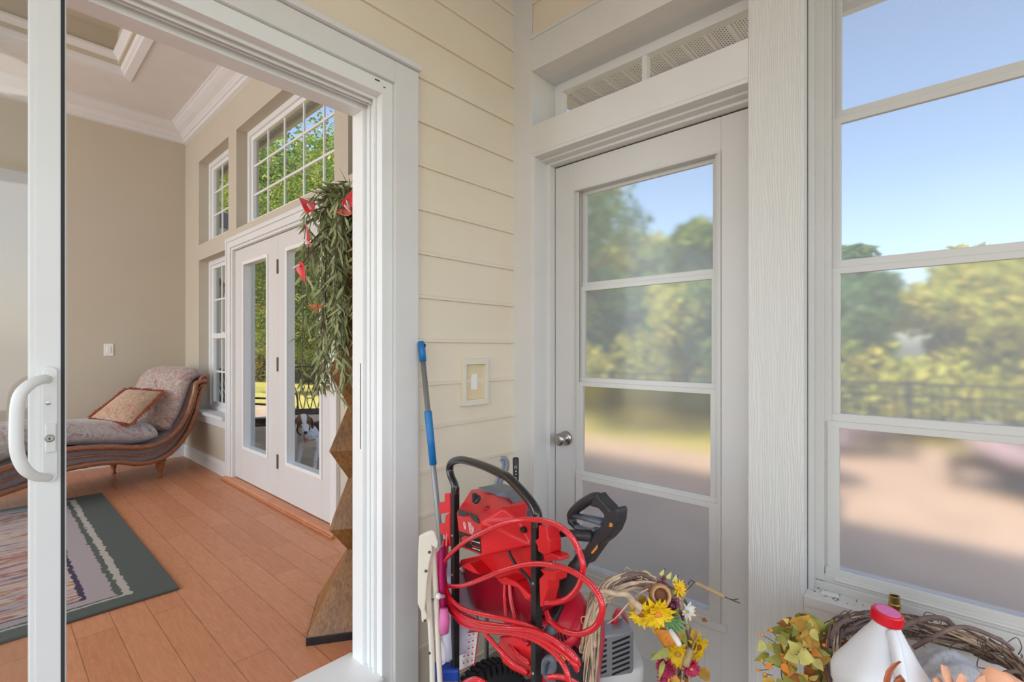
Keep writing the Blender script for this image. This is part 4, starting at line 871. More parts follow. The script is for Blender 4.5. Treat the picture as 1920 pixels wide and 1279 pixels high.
# pillow leaning on the back
pil = [cz(*K(*p), o_) for p, o_ in (((600, 655), .30), ((870, 695), .04), ((1080, 480), .13), ((845, 462), .36))]
P0_, P1_, P2_, P3_ = pil
cen = (P0_+P1_+P2_+P3_)/4; t = thing('throw_pillow', cen-V(0, 0, .12), 'gold floral pillow with rust fringe leaning on the chaise back', 'pillow')
nrm = (P1_-P0_).cross(P3_-P0_).normalized(); nrm = nrm if nrm.dot(V(-1, -1, 0)) > 0 else -nrm; vs = []; fs = []; nn = 12
for s_ in (1, -1):
    for i in range(nn+1):
        for j in range(nn+1):
            u, v_ = i/nn, j/nn; pin = .05*(abs(2*u-1)**2+abs(2*v_-1)**2-1); base_ = P0_.lerp(P1_, u).lerp(P3_.lerp(P2_, u), v_); base_ = cen+(base_-cen)*(1+pin*.8)
            vs.append(base_+nrm*s_*.062*(math.sin(math.pi*u)*math.sin(math.pi*v_))**.45)
for s_ in (0, 1):
    for i in range(nn):
        for j in range(nn): b = s_*(nn+1)**2; q = (b+i*(nn+1)+j, b+(i+1)*(nn+1)+j, b+(i+1)*(nn+1)+j+1, b+i*(nn+1)+j+1); fs.append(q if s_ == 0 else q[::-1])
MB().add(vs, fs).build('cushion', 'floral_pillow', t, smooth=True)
m = MB(); loop = [P0_, P1_, P2_, P3_]; rn = random.Random(2)
for a, b in zip(loop, loop[1:]+loop[:1]):
    out = ((a+b)/2-cen).normalized()
    for k in range(60):
        p = a.lerp(b, k/60); p = cen+(p-cen)*.99; e = p+out*.024+V(rn.uniform(-.008, .008), rn.uniform(-.008, .008), rn.uniform(-.008, .008)); m.tube([p, p.lerp(e, .5)+nrm*.005, e], [.0065, .006, .004], 5)
m.build('fringe', 'fringe', t)

# stacked-pyramid pedestal just inside the door
a_, b_ = ray(668.5); k_ = 1.86/b_; pc_ = V(a_*k_, 1.86, 0); phi = math.radians(-33); ux = V(math.cos(phi), math.sin(phi), 0); uy = V(-math.sin(phi), math.cos(phi), 0)
pd_ = thing('zigzag_pedestal', (pc_.x, pc_.y, ZF), 'tall dark wood pedestal of stacked pyramids standing beside the double door', 'pedestal')
def zz(y, d=1.9): return CH+(HZ-y)*d/FPX
lv = [(.1700, ZF+.03), (.031, zz(1052)), (.098, zz(998.6)), (.031, zz(909.6)), (.098, zz(848.6)), (.031, zz(766.6)), (.098, zz(698.6)), (.031, zz(625)), (.098, zz(560)), (.06, zz(520))]
m = MB(); m.loft([[pc_+ux*h*i+uy*h*j+V(0, 0, z) for i, j in ((-1, -1), (1, -1), (1, 1), (-1, 1))] for h, z in lv]); m.build('column', 'pedestal', pd_, bevel=.002)
m = MB(); h = .172; m.loft([[pc_+ux*h*i+uy*h*j+V(0, 0, z) for i, j in ((-1, -1), (1, -1), (1, 1), (-1, 1))] for z in (ZF, ZF+.031)]); m.build('plinth', 'black_frame', pd_, bevel=.002)
# arrangement on top: a vase full of dried hanging leaves with anthurium flowers
ztop = zz(520); fc = V(pc_.x, pc_.y, ztop)
fl = thing('hanging_foliage', fc, 'cascade of dried green willow leaves with red anthurium flowers on the pedestal', 'plant arrangement')
m = MB(); m.lathe([(0, 0), (.05, 0), (.065, .05), (.075, .12), (.06, .18), (.05, .20), (.045, .19), (.0, .17)], fc, n=20); m.build('vase', 'terracotta', fl, smooth=True)
rn = random.Random(5); lm = MB(); sm_ = MB(); ctr = fc+V(0, 0, .20)
for k in range(78):
    an = rn.uniform(0, 6.283); reach = rn.uniform(.05, .20); drop = rn.uniform(.25, .66); d = V(math.cos(an), math.sin(an), 0)
    pts = [ctr, ctr+d*reach*.55+V(0, 0, rn.uniform(.10, .17)), ctr+d*reach+V(0, 0, rn.uniform(.02, .08)), ctr+d*reach*1.08+V(0, 0, -drop*.5), ctr+d*reach*1.10+V(0, 0, -drop)]
    cu = catmull(pts, 6); sm_.tube(cu, .0016, 4, cap=False)
    for i in range(5, len(cu)):
        for q in range(3):
            dd = V(rn.uniform(-1, 1), rn.uniform(-1, 1), rn.uniform(-1.8, -.5)) if i > 8 else V(d.x+rn.uniform(-.8, .8), d.y+rn.uniform(-.8, .8), rn.uniform(-.7, .5))
            lm.petal(cu[i]+V(rn.uniform(-.012, .012), rn.uniform(-.012, .012), rn.uniform(-.02, .02)), dd, V(rn.uniform(-1, 1), rn.uniform(-1, 1), .5), rn.uniform(.045, .085), rn.uniform(.008, .013), .15, rn.uniform(-.25, .05), .8, 4)
lm.build('leaves', 'foliage', fl); sm_.build('stems', 'stem', fl)
def anthurium(c, d, up, L, W, m_, parent, old=False):
    mm = MB(); mm.petal(c, d, up, L, W, .22, .25, .42, 8); f = mm.build('anthurium', m_, parent, smooth=True, solid=.002, sub=1)
    mm = MB(); d = Vector(d).normalized(); up = Vector(up).normalized(); mm.tube(catmull([c+d*.012, c+d*.02+up*L*.2, c+d*L*.35+up*L*.42], 4), [.004, .0042, .0044, .0044, .0042, .004, .0036, .003, .0015], 8); mm.build('spadix', 'petal_white', f, smooth=True); return f
dF = 1.86
def pf(px, py, d=dF): return pD(px, py, d)
vw = V(-CS, -SN, 0)       # towards the camera
R_ = V(SN, -CS, 0)
anthurium(pf(588, 396), R_*-.9+V(0, 0, .8), vw+R_*.3, .075, .052, 'anthurium', fl)
anthurium(pf(581, 462), R_*.05+V(0, 0, 1), R_*-1+vw*.7, .090, .055, 'anthurium', fl)
anthurium(pf(560, 492), R_*.55+V(0, 0, -1), vw+R_*-.7, .095, .060, 'anthurium', fl)
anthurium(pf(655, 398), R_*.35+V(0, 0, 1), vw+R_*-.2, .10, .085, 'anthurium', fl)
anthurium(pf(664, 398), R_*-1+V(0, 0, -.12), vw+V(0, 0, .9), .085, .08, 'anthurium_old', fl)
m = MB()
for px, py in ((588, 396), (583, 455), (562, 500)): m.tube(catmull([ctr, ctr.lerp(pf(px, py), .6)+V(0, 0, .05), pf(px, py)], 6), .003, 6)
m.build('flower_stems', 'stem', fl)
m = MB(); b0 = pf(594, 577)
for d_, L, W in ((R_*-1+V(0, 0, .25), .040, .022), (R_*.75+V(0, 0, .35), .030, .022), (R_*-.3+V(0, 0, -1), .022, .018)): m.petal(b0, d_, vw+V(0, 0, .2), L, W, .1, 0, .4, 5)
m.tube([b0+V(0, 0, .015), b0-V(0, 0, .02)], .003, 6); m.build('butterfly', 'leaf_rust', fl, solid=.001)

# ================================================================== THINGS ON THE PORCH
# switch in a trim block on the siding
p0 = pY(867, 676, YA-.012); p1 = pY(914, 745, YA-.012); cx, hw = (p0.x+p1.x)/2, (p1.x-p0.x)/2; zc_ = (p0.z+p1.z)/2-.010; hh = .092
t = thing('light_switch', (cx, YA, zc_-hh), 'switch recessed in a cream block on the lap siding', 'light switch')
m = MB(); y0 = YA-.020; y1 = YA+.009; b = .016
m.box((cx-hw, y0, zc_-hh), (cx-hw+b, y1, zc_+hh)); m.box((cx+hw-b, y0, zc_-hh), (cx+hw, y1, zc_+hh)); m.box((cx-hw+b, y0, zc_+hh-b*1.4), (cx+hw-b, y1, zc_+hh)); m.box((cx-hw+b, y0, zc_-hh), (cx+hw-b, y1, zc_-hh+b*1.4))
m.build('mounting_block', 'cream_plastic', t, bevel=.002)
m = MB(); m.box((cx-hw+b, YA-.003, zc_-hh+b), (cx+hw-b, YA+.006, zc_+hh-b)); m.build('plate', 'almond', t)
m = MB(); m.box((cx-.015, YA-.007, zc_-.032), (cx+.017, YA-.002, zc_+.032)); m.build('rocker', 'switch', t, bevel=.0015)

# pole with blue grips
A_ = pY(789.5, 640, YA-.030); B_ = pZ(862, 1378, 0.012)
def on(t_): return A_.lerp(B_, t_)
t = thing('extension_pole', B_, 'grey extension pole with two blue grips leaning on the siding', 'pole')
m = MB(); m.tube([on(.03), on(1)], .0095, 14); m.build('pole', 'grey_metal', t, smooth=True)
m = MB(); m.tube([on(0), on(.004), on(.03), on(.055)], [.008, .0125, .0125, .0120], 16); m.build('end_cap', 'blue_plastic', t, smooth=True)
m = MB(); tt = (790-640)/(1378-640)*.93; tb = (898-640)/(1378-640)*.95; m.tube([on(tt), on(tt+.004), on((tt+tb)/2), on(tb)], [.012, .0135, .0130, .0125], 16); m.build('grip', 'blue_plastic', t, smooth=True)
m = MB(); hb = A_.lerp(B_, .012)+V(.006, -.0115, 0); m.ball(hb, .0045, 10, (1, .6, 1.6)); m.build('hanging_hole', 'black_print', t)

# pressure washer: a plane through its two uprights
WL_, WR_ = pD(853, 900, 1.50), pD(1006, 980, 1.14)
du = V(WR_.x-WL_.x, WR_.y-WL_.y, 0).normalized(); NB = V(du.y, -du.x, 0)
if NB.x < 0: NB = -NB
K1 = lambda x, y: (760+x/2.786, 820+y/2.786)
K2 = lambda x, y: (820+x/5.8125, 840+y/5.8125)
K3 = lambda x, y: (1000+x/5.329, 900+y/5.329)
K4 = lambda x, y: (1000+x/6.427, 1080+y/6.427)
K5 = lambda x, y: (820+x/5.35, 1040+y/5.35)
K6 = lambda x, y: (740+x/4.275, 980+y/4.275)
def wq(p, off=0): return pP(p[0], p[1], WL_, (NB.x, NB.y), off)
mid = (WL_+WR_)/2
pw = thing('pressure_washer', (mid.x+NB.x*.2, mid.y+NB.y*.2, 0), 'red pressure washer on a black upright frame with its hose coiled on it', 'pressure washer')
m = MB(); hp = [K1(262, 300), K1(258, 250), K1(238, 200), K1(232, 160), K1(246, 130), K1(290, 118), K1(350, 130), K1(430, 158), K1(500, 190), K1(540, 212), K1(590, 262), K1(640, 318), K1(675, 370), K1(690, 410), K1(690, 470)]
m.tube(catmull([wq(q) for q in hp], 5), .0118, 16); m.build('handle', 'black_metal', pw, smooth=True)
for px, yt, nm in ((853.5, 912, 'l'), (1006, 972, 'r')):
    c = wq((px, yt)); m = MB(); m.obox((c.x, c.y, (c.z+.06)/2), du*.0105, NB*.0105, (0, 0, (c.z-.06)/2))
    u = m.build('upright', 'black_frame', pw, bevel=.003)
    m = MB()
    for dz in (.15, .27, .36): m.lathe([(0, 0), (.0045, 0), (.003, .002), (0, .002)], V(c.x, c.y, c.z-dz)-NB*.0105, -NB, 10)
    m.build('rivet', 'steel', u)
    m = MB(); m.obox((c.x, c.y, .03), du*.018, NB*.018, (0, 0, .03)); m.build('foot', 'rubber', pw, bevel=.004)
m = MB(); a, b = wq((853, 900)), wq((1006, 900)); a.z = b.z = .12; m.tube([a+NB*.16, b+NB*.16], .010, 10); m.obox((a+b)/2+NB*.2+V(0, 0, .02), (b-a)/2, NB*.22, (0, 0, .012)); m.build('base_frame', 'black_frame', pw, bevel=.003)
def face_at(tri, px):
    n_ = (tri[1]-tri[0]).cross(tri[2]-tri[0]).normalized(); a, b = ray(px[0]); D = V(a, b, (HZ-px[1])/FPX); O = V(0, 0, CH); return O+D*((tri[0]-O).dot(n_)/D.dot(n_))
# console: faceted box
ve = [wq(K2(205, 700), -.030), wq(K2(362, 455), .030), wq(K2(600, 508), .030), wq(K2(712, 655), .0), wq(K2(482, 805), -.055), wq(K2(492, 1185), -.045), wq(K2(245, 1085), -.022),
      wq(K2(880, 775), .015), wq(K2(1025, 800), .010), wq(K2(1025, 1065), .012)]
ve[6] = face_at((ve[0], ve[4], ve[5]), K2(245, 1085)); up3 = (ve[0], ve[2], ve[4]); ve[1] = face_at(up3, K2(362, 455)); ve[3] = face_at(up3, K2(712, 655))
bk = [v_+NB*.10 for v_ in ve]; bk[7] = ve[7]+NB*.03; bk[8] = ve[8]+NB*.02; bk[9] = ve[9]+NB*.02; bk[3] = ve[3]+NB*.08
m = MB(); m.add(ve+bk, [(0, 1, 2, 3, 4), (0, 4, 5, 6), (4, 3, 7), (4, 7, 9), (7, 8, 9), (4, 9, 5), (10, 14, 13, 12, 11), (10, 16, 15, 14), (14, 15, 19, 18, 17, 13), (0, 10, 11, 1), (1, 11, 12, 2), (2, 12, 13, 3), (3, 13, 17, 7), (7, 17, 18, 8), (8, 18, 19, 9), (9, 19, 15, 5), (5, 15, 16, 6), (6, 16, 10, 0)])
con = m.build('console', 'red_plastic', pw, bevel=.006, seg=3)
# grey cap behind the console
cap = [wq(K2(430, 430), .035), wq(K2(560, 412), .05), wq(K2(738, 470), .05), wq(K2(815, 590), .03), wq(K2(885, 705), .05), wq(K2(960, 765), .055), wq(K2(880, 775), .046), wq(K2(715, 668), .003), wq(K2(622, 515), .03)]
m = MB(); m.prism(cap, NB*.05); m.build('top_cap', 'grey_plastic', con, bevel=.003)
# choke knob, ignition slot
m = MB(); kc = wq(K2(430, 560), -.014); m.lathe([(0, -.004), (.013, -.004), (.013, .004), (.009, .006), (.0, .006)], kc, -NB+V(0, 0, .7), 16); m.obox(kc-NB*.008+V(0, 0, .006), du*.004, (0, 0, .012), NB*.006); m.build('choke_knob', 'black_plastic', con, bevel=.001)
m = MB(); m.ball(wq(K2(550, 655), -.012), .009, 14, (1.4, 1.4, .7)); m.build('recess', 'dark_red', con, smooth=True)
def onface(tri, px, off=.0009):
    P0, P1, P2 = tri; n_ = (P1-P0).cross(P2-P0).normalized(); a, b = ray(px[0]); D = V(a, b, (HZ-px[1])/FPX); O = V(0, 0, CH); n_ = n_ if n_.dot(D) < 0 else -n_
    return O+D*((P0-O).dot(n_)/D.dot(n_))+n_*off
ftri = (ve[0], ve[4], ve[5])
def decal(name, pts, m_, parent, k=K2, tri=ftri, off=.0012):
    q = [onface(tri, k(*p), off) for p in pts]; n_ = (q[1]-q[0]).cross(q[2]-q[0]).normalized()
    if n_.dot(q[0]-V(0, 0, CH)) > 0: n_ = -n_
    mm = MB(); mm.prism(q, -n_*.0018); return mm.build(name, m_, parent)
decal('chevron', [(232, 680), (250, 668), (338, 708), (345, 722), (290, 748), (222, 735)], 'black_plastic', con)
decal('chevron', [(345, 722), (368, 706), (428, 745), (468, 828), (440, 822), (392, 790)], 'black_plastic', con)
decal('brand_plate', [(236, 905), (470, 985), (482, 1148), (385, 1110), (255, 1050)], 'black_print', con)
decal('engine_picture', [(265, 985), (300, 955), (345, 965), (368, 1015), (335, 1035), (280, 1020)], 'red_print', con, off=.002)
decal('paint_edge', [(375, 1005), (470, 1030), (470, 1040), (380, 1015)], 'white_print', con, off=.002)
def flat_text(name, body, tri, k, at, right, size, m_, parent, off=.0016, line=1.0, bold=0):
    cu = bpy.data.curves.new(name, 'FONT'); cu.body = body; cu.size = 1; cu.space_line = line; cu.offset = bold; cu.extrude = 0
    tmp = bpy.data.objects.new(name, cu); COL.objects.link(tmp); bpy.context.view_layer.update()
    me = bpy.data.meshes.new_from_object(tmp.evaluated_get(bpy.context.evaluated_depsgraph_get())); bpy.data.objects.remove(tmp)
    P = onface(tri, k(*at), off); Q = onface(tri, k(*right), off); ux_ = (Q-P).normalized(); n_ = (tri[1]-tri[0]).cross(tri[2]-tri[0]).normalized()
    if n_.dot(P-V(0, 0, CH)) > 0: n_ = -n_
    uy_ = n_.cross(ux_); og = ORG[parent.name]
    for v_ in me.vertices: c = v_.co.copy(); v_.co = P+ux_*c.x*size+uy_*c.y*size-og
    o = bpy.data.objects.new(name, me); COL.objects.link(o); o.parent = parent; ORG[o.name] = og; me.materials.clear(); me.materials.append(M[m_]); return o
flat_text('start_lettering', 'PUSH\nBUTTON\nBATTERY\nSTART', ftri, K2, (344, 833), (430, 862), .0098, 'white_print', con, line=.78, bold=.018)
m = MB(); cc = onface(ftri, K2(305, 845), .0016); n_ = (ftri[1]-ftri[0]).cross(ftri[2]-ftri[0]).normalized(); n_ = n_ if n_.dot(cc-V(0, 0, CH)) < 0 else -n_
m.lathe([(.0095, 0), (.0105, .0003), (.0088, .0003)], cc, n_, 28); m.lathe([(.0060, 0), (.0066, .0003), (.0052, .0003)], cc, n_, 24)
e1 = n_.cross(V(0, 0, 1)).normalized(); e2 = e1.cross(n_); m.obox(cc+e2*-.003, e1*.0010, e2*.006, n_*.0002); m.lathe([(0, .0003), (.0022, .0003)], cc-e2*.006, n_, 12); m.build('start_symbol', 'white_print', con)
flat_text('brand_lettering', 'T', ftri, K2, (368, 1040), (430, 1062), .019, 'white_print', con, off=.0024, bold=.02)
decal('small_lettering', [(385, 1058), (465, 1085), (467, 1094), (387, 1066)], 'red_print', con, off=.002); decal('small_lettering', [(388, 1085), (470, 1112), (471, 1118), (389, 1091)], 'white_print', con, off=.002)
for q in ((945, 890), (930, 1052)):
    m = MB(); c = wq(K2(*q), .010); m.ball(c, .0075, 10, (1.5, 1.5, 1)); m.build('bolt_recess', 'black_print', con)
# red back plate with hooks, and the hooks outside the uprights
def plate(name, pts, k, off, th, m_, parent, bevel=.0015):
    mm = MB(); mm.prism([wq(k(*p), off) for p in pts], NB*th); return mm.build(name, m_, parent, bevel=bevel)
plate('back_plate', [(265, 690), (290, 640), (400, 615), (500, 600), (560, 560), (660, 500), (668, 860), (632, 850), (600, 775), (556, 742), (500, 765), (482, 742), (430, 702), (372, 708), (360, 682), (310, 655)], K1, .022, .012, 'red_plastic', pw)
plate('hose_hook', [(75, 500), (132, 492), (138, 700), (20, 722), (14, 595), (76, 590)], K2, .0, .022, 'red_plastic', pw, .003)
plate('hose_hook', [(85, 735), (132, 700), (138, 1080), (85, 1040), (92, 965), (28, 935), (20, 828), (80, 825)], K2, .0, .022, 'red_plastic', pw, .003)
plate('hose_hook', [(1098, 840), (1190, 858), (1200, 960), (1218, 1010), (1222, 1150), (1160, 1168), (1095, 1130), (1086, 1070), (1058, 1010), (1100, 985)], K2, -.015, .035, 'red_plastic', pw, .003)
plate('hose_hook', [(1150, 1168), (1215, 1140), (1318, 1178), (1332, 1235), (1300, 1232), (1165, 1240)], K2, -.01, .03, 'red_plastic', pw, .003)
plate('hose_hook', [(700, 690), (785, 698), (781, 755), (742, 752), (742, 800), (716, 888), (702, 888), (697, 740), (722, 715)], K1, -.015, .035, 'red_plastic', pw, .003)
for q in ((310, 655, 372, 708, 350, 690), (500, 730, 556, 742, 530, 800)):
    plate('lower_hook', [(q[0]-20, q[1]+20), (q[0]+20, q[1]), (q[2]+15, q[3]+12), (q[2]-20, q[3]+2)], K1, -.018, .04, 'red_plastic', pw, .003)
plate('lower_hook', [(478, 735), (560, 740), (655, 830), (650, 850), (628, 852), (590, 790), (545, 775), (505, 770), (482, 750)], K1, -.012, .035, 'red_plastic', pw, .004)
# dark red tank and the lower shroud
m = MB(); rg = []
for off, sc in ((.045, .94), (.055, 1.0), (.15, 1.0), (.17, .93)):
    P = [(288, 660), (420, 640), (690, 560), (760, 620), (815, 770), (780, 880), (650, 985), (545, 975), (362, 905), (325, 800)]; cx_, cy_ = 540, 800
    rg.append([wq(K1(cx_+(x-cx_)*sc, cy_+(y-cy_)*sc), off) for x, y in P])
m.loft(rg); m.build('tank', 'dark_red', pw, bevel=.008, seg=3)
m = MB(); rg = []
for off, sc in ((.010, .95), (.020, 1.0), (.12, 1.0)):
    P = [(492, 1040), (560, 1030), (650, 1060), (668, 1100), (668, 1258), (620, 1245), (560, 1218), (510, 1180), (488, 1120)]; cx_, cy_ = 580, 1140
    rg.append([wq(K1(cx_+(x-cx_)*sc, cy_+(y-cy_)*sc), off) for x, y in P])
m.loft(rg); m.build('lower_shroud', 'red_plastic', pw, bevel=.005, seg=3)
m = MB(); m.tube(catmull([wq(K1(*q), -.004) for q in ((535, 585), (550, 620), (580, 670), (625, 715), (655, 760), (668, 830))], 5), .0042, 8); m.build('cable', 'black_plastic', pw, smooth=True)
# engine
def wb(px, py, off): return wq((px, py), off)
eng = MB(); c = wb(1064, 1190, .15); rg = []
for z_, r1, r2 in ((-.16, .055, .08), (-.02, .066, .10), (.03, .066, .10), (.060, .058, .085), (.075, .04, .06), (.080, .012, .02)):
    rg.append([c+du*(r1*1.0*math.copysign(abs(math.cos(q))**.6, math.cos(q)))+NB*(r2*math.copysign(abs(math.sin(q))**.6, math.sin(q)))+V(0, 0, z_) for q in [2*math.pi*k/28 for k in range(28)]])
eng.loft(rg); e_ = eng.build('engine_cover', 'pink_red', pw, smooth=True)
m = MB(); gdir = (-NB+V(0, 0, .75)).normalized()
gc = wb(1052, 1165, .10)+V(0, 0, .012)
gx = du; gy = gx.cross(gdir)
m.lathe([(.075, -.012), (.078, .004), (.070, .010), (.045, .014), (.0, .016)], gc, gdir, 32); fan = m.build('recoil_housing', 'pink_red', e_, smooth=True)
m = MB()
for k in range(16):
    a = math.pi*(.12+.80*k/15); d_ = gx*math.cos(a)+gy*math.sin(a); d2 = gx*-math.sin(a)+gy*math.cos(a)
    m.obox(gc+gdir*.0125+d_*.054, d_*.012, d2*.0022, gdir*.0022)
m.build('cooling_slot', 'black_print', fan)
m = MB(); m.obox(gc+gdir*.018-gy*.004, gx*.010, gy*.022, gdir*.008); m.build('starter_grip', 'black_plastic', fan, bevel=.003)
m = MB(); lc = wb(1078, 1133, .2)+V(0, 0, .03); m.obox(wb(1080, 1135, .16), du*.05, (NB*.5+V(0, 0, -.2))*.06, gdir*.001); m.build('warning_decal', 'paper', e_)
m = MB(); m.lathe([(0, 0), (.020, 0), (.022, .008), (.016, .014), (0, .015)], wb(1032, 1142, .13), gdir, 18); m.build('fuel_cap', 'grey_plastic', e_, smooth=True)
m = MB(); m.tube([wb(1026, 1187, .03), wb(1036, 1178, .03)], [.010, .013], 12); m.build('throttle_knob', 'grey_plastic', pw, smooth=True)
m = MB(); m.ball(wb(1049, 1225, .04), .021, 12, (1, 1, .8)); m.build('dipstick_cap', 'yellow_plastic', pw, smooth=True)
m = MB(); m.obox(wb(1058, 1242, .07), du*.05, NB*.03, (0, 0, .035)); m.build('pump', 'black_plastic', pw, bevel=.006)
m = MB(); m.tube(catmull([wb(1020, 1262, -.01), wb(1022, 1240, -.014), wb(1034, 1234, -.018), wb(1038, 1252, -.012), wb(1030, 1268, -.01)], 4), .0075, 8); m.obox(wb(1030, 1258, -.002), du*.014, NB*.006, (0, 0, .022)); m.build('latch', 'grey_plastic', pw, bevel=.002)
# muffler guard with slots
g0 = wb(1133, 1216, .28); gh, gw_, gd_ = .062, .034, .075
mm = MB(); fr_ = -NB*.35+du*.94; fr_.normalize(); fs_ = V(-fr_.y, fr_.x, 0)
mm.obox(g0, fr_*gw_, fs_*gd_, (0, 0, gh)); mg = mm.build('muffler_guard', 'silver', pw, bevel=.012, seg=3)
mm = MB()
for sgn, ax_n, ax_u, hu in ((1, fr_*gw_, fs_, gd_), (-1, fs_*gd_, fr_, gw_), (1, fs_*gd_, fr_, gw_), (-1, fr_*gw_, fs_, gd_)):
    for i in range(7):
        for j in range(2 if hu > .05 else 1):
            mm.obox(g0+ax_n*sgn*1.004+ax_u*((j-.5)*hu*.9 if hu > .05 else 0)+V(0, 0, -.045+.014*i), ax_u*(hu*.34 if hu > .05 else hu*.6)+V(0, 0, .006), V(0, 0, .0028), ax_n.normalized()*.001)
mm.build('vent_slot', 'black_print', mg)
m = MB(); m.tube(catmull([wb(1118, 1310, .30), wb(1132, 1257, .30), wb(1143, 1205, .31), wb(1155, 1155, .32), wb(1163, 1146, .36), wb(1170, 1156, .42), wb(1175, 1180, .45), wb(1173, 1250, .45), wb(1170, 1300, .45)], 5), .0085, 10); m.build('roll_bar', 'pink_red', pw, smooth=True)
# wheels
def wheel(px, off, zr=.128):
    c = wq((px, 1200), off); c.z = zr; m = MB(); ax = du; q_ = zr/.166
    m.lathe([(a_*q_, h_) for a_, h_ in [(.085, -.045), (.140, -.048), (.158, -.040), (.165, -.020), (.166, 0), (.165, .020), (.158, .040), (.140, .048), (.085, .045)]], c, ax, 40); wl = m.build('wheel', 'rubber', pw, smooth=True)
    m = MB(); a = ax.orthogonal().normalized(); b = ax.cross(a)
    for k in range(40):
        q = 2*math.pi*k/40; r_ = a*math.cos(q)+b*math.sin(q); t_ = -a*math.sin(q)+b*math.cos(q)
        for s_ in (-1, 1): m.obox(c+r_*.1645*q_+ax*s_*.022, ax*.018+t_*s_*.007, t_*.0065, r_*.006)
    m.build('tread', 'rubber', wl, bevel=.001)
    m = MB(); m.lathe([(a_*q_, h_) for a_, h_ in [(0, -.03), (.03, -.035), (.085, -.020), (.09, -.044), (.09, .044), (.085, .02), (.03, .035), (0, .03)]], c, ax, 28); m.build('hub', 'black_plastic', wl, smooth=True)
    return c
c1 = wheel(918, .115); c2 = c1+du*.46
m = MB(); m.tube([c1-du*.05, c2], .009, 10); m.build('axle', 'silver', pw)
# instruction tag beside the left upright
plq = [K5(140, 850), K5(245, 782), K5(415, 765), K5(372, 1098), K5(262, 1158), K5(135, 1205)]
m = MB(); m.prism([wq(p, .05) for p in plq], NB*.002); tg = m.build('instruction_tag', 'red_print', pw)
def inset(P, s_): cx_ = sum(p[0] for p in P)/len(P); cy_ = sum(p[1] for p in P)/len(P); return [(cx_+(x-cx_)*s_, cy_+(y-cy_)*s_) for x, y in P]
m = MB(); m.prism([wq(p, .0485) for p in inset(plq, .94)], NB*.001); m.build('tag_face', 'paper', tg)
m = MB(); rn = random.Random(3)
for i in range(5):
    for j in range(3):
        x = 262+j*42-i*4; y = 800+i*66-j*12
        m.prism([wq(K5(x, y), .0478) , wq(K5(x+34, y-8), .0478), wq(K5(x+34, y-5), .0478), wq(K5(x, y+3), .0478)], NB*.0006)
        m.prism([wq(K5(x+8, y+18), .0478), wq(K5(x+26, y+12), .0478), wq(K5(x+22, y+30), .0478), wq(K5(x+10, y+32), .0478)], NB*.0006)
m.build('tag_drawings', 'red_print', tg)
# hose
hs = thing('pressure_hose', (mid.x, mid.y, .2), 'red high pressure hose looped round the washer frame', 'hose')
def hose(pts, r=.0060, name='hose_loop'):
    P = catmull([wq(K1(x, y), o) for x, y, o in pts], 8); mm = MB(); mm.tube(P, r, 12); o = mm.build(name, 'hose', hs, smooth=True)
    mm = MB(); rn = random.Random(len(P)); L = 0                      # small printed characters along the tube
    for i in range(2, len(P)-2):
        t_ = (P[i+1]-P[i]); l = t_.length; t_.normalize(); v_ = (V(0, 0, CH)-P[i]); v_ = (v_-t_*v_.dot(t_)).normalized(); s_ = t_.cross(v_); v2 = (v_*.9+s_*.42).normalized() if s_.z > 0 else (v_*.9-s_*.42).normalized(); s2 = t_.cross(v2)
        k = 0
        while k < l and (len(P) < 60 or (i//9) % 3 != 2):
            mm.obox(P[i]+t_*k+v2*(r-.0001), t_*.0006, s2*rn.choice((.0004, .0008, .0010)), v2*.0002); k += .0034
    mm.build('print', 'hose_print', o); return o
hose([(205, 540, .0), (190, 620, -.03), (172, 700, -.035), (180, 745, -.03), (215, 775, -.03), (300, 775, -.045), (400, 740, -.055), (530, 690, -.055), (660, 662, -.05), (780, 672, -.05), (880, 705, -.05), (970, 770, -.05), (1020, 850, -.05), (1025, 930, -.05), (980, 1000, -.05), (900, 1028, -.045), (820, 1008, -.035), (760, 960, -.02), (738, 915, 0)])
hose([(190, 770, -.03), (172, 715, -.045), (215, 635, -.05), (300, 555, -.060), (400, 500, -.075), (520, 450, -.070), (640, 430, -.05), (760, 445, -.05), (850, 500, -.05), (905, 590, -.04), (928, 680, -.04), (905, 775, -.035), (850, 840, -.03), (790, 862, -.025), (735, 866, -.02)])
hose([(225, 470, .01), (215, 600, -.01), (205, 720, -.03), (225, 820, -.04), (290, 890, -.04), (400, 925, -.04), (520, 950, -.035), (640, 985, -.03), (740, 1040, -.03), (830, 1110, -.03), (885, 1185, -.02)])
hose([(190, 640, -.01), (200, 770, -.025), (225, 860, -.03), (290, 940, -.035), (400, 985, -.040), (540, 1000, -.045), (660, 1010, -.045), (760, 1050, -.045), (850, 1120, -.04), (900, 1170, -.03)])
hose([(180, 660, .0), (205, 800, -.015), (235, 900, -.015), (300, 975, -.02), (420, 1010, -.03), (560, 1025, -.035), (680, 1060, -.035), (790, 1140, -.035), (845, 1230, -.035), (860, 1330, -.03)])
hose([(215, 760, -.01), (235, 840, -.015), (290, 915, -.02), (380, 970, -.025), (430, 1040, -.025), (500, 1120, -.02), (560, 1180, -.01), (640, 1230, .0)])
hose([(222, 500, .012), (205, 650, -.005), (210, 790, -.02), (262, 905, -.03), (350, 958, -.034), (480, 982, -.036), (600, 1000, -.038), (720, 1040, -.036), (820, 1085, -.034), (880, 1140, -.03), (905, 1190, -.02)])
hose([(196, 700, -.01), (222, 880, -.022), (300, 958, -.028), (430, 998, -.032), (570, 1012, -.034), (690, 1045, -.034), (800, 1110, -.034), (880, 1180, -.03), (896, 1215, -.02)])
hose([(522, 760, .04), (520, 850, .035), (528, 950, .03), (540, 1060, .02), (580, 1130, .0), (650, 1180, -.005)])
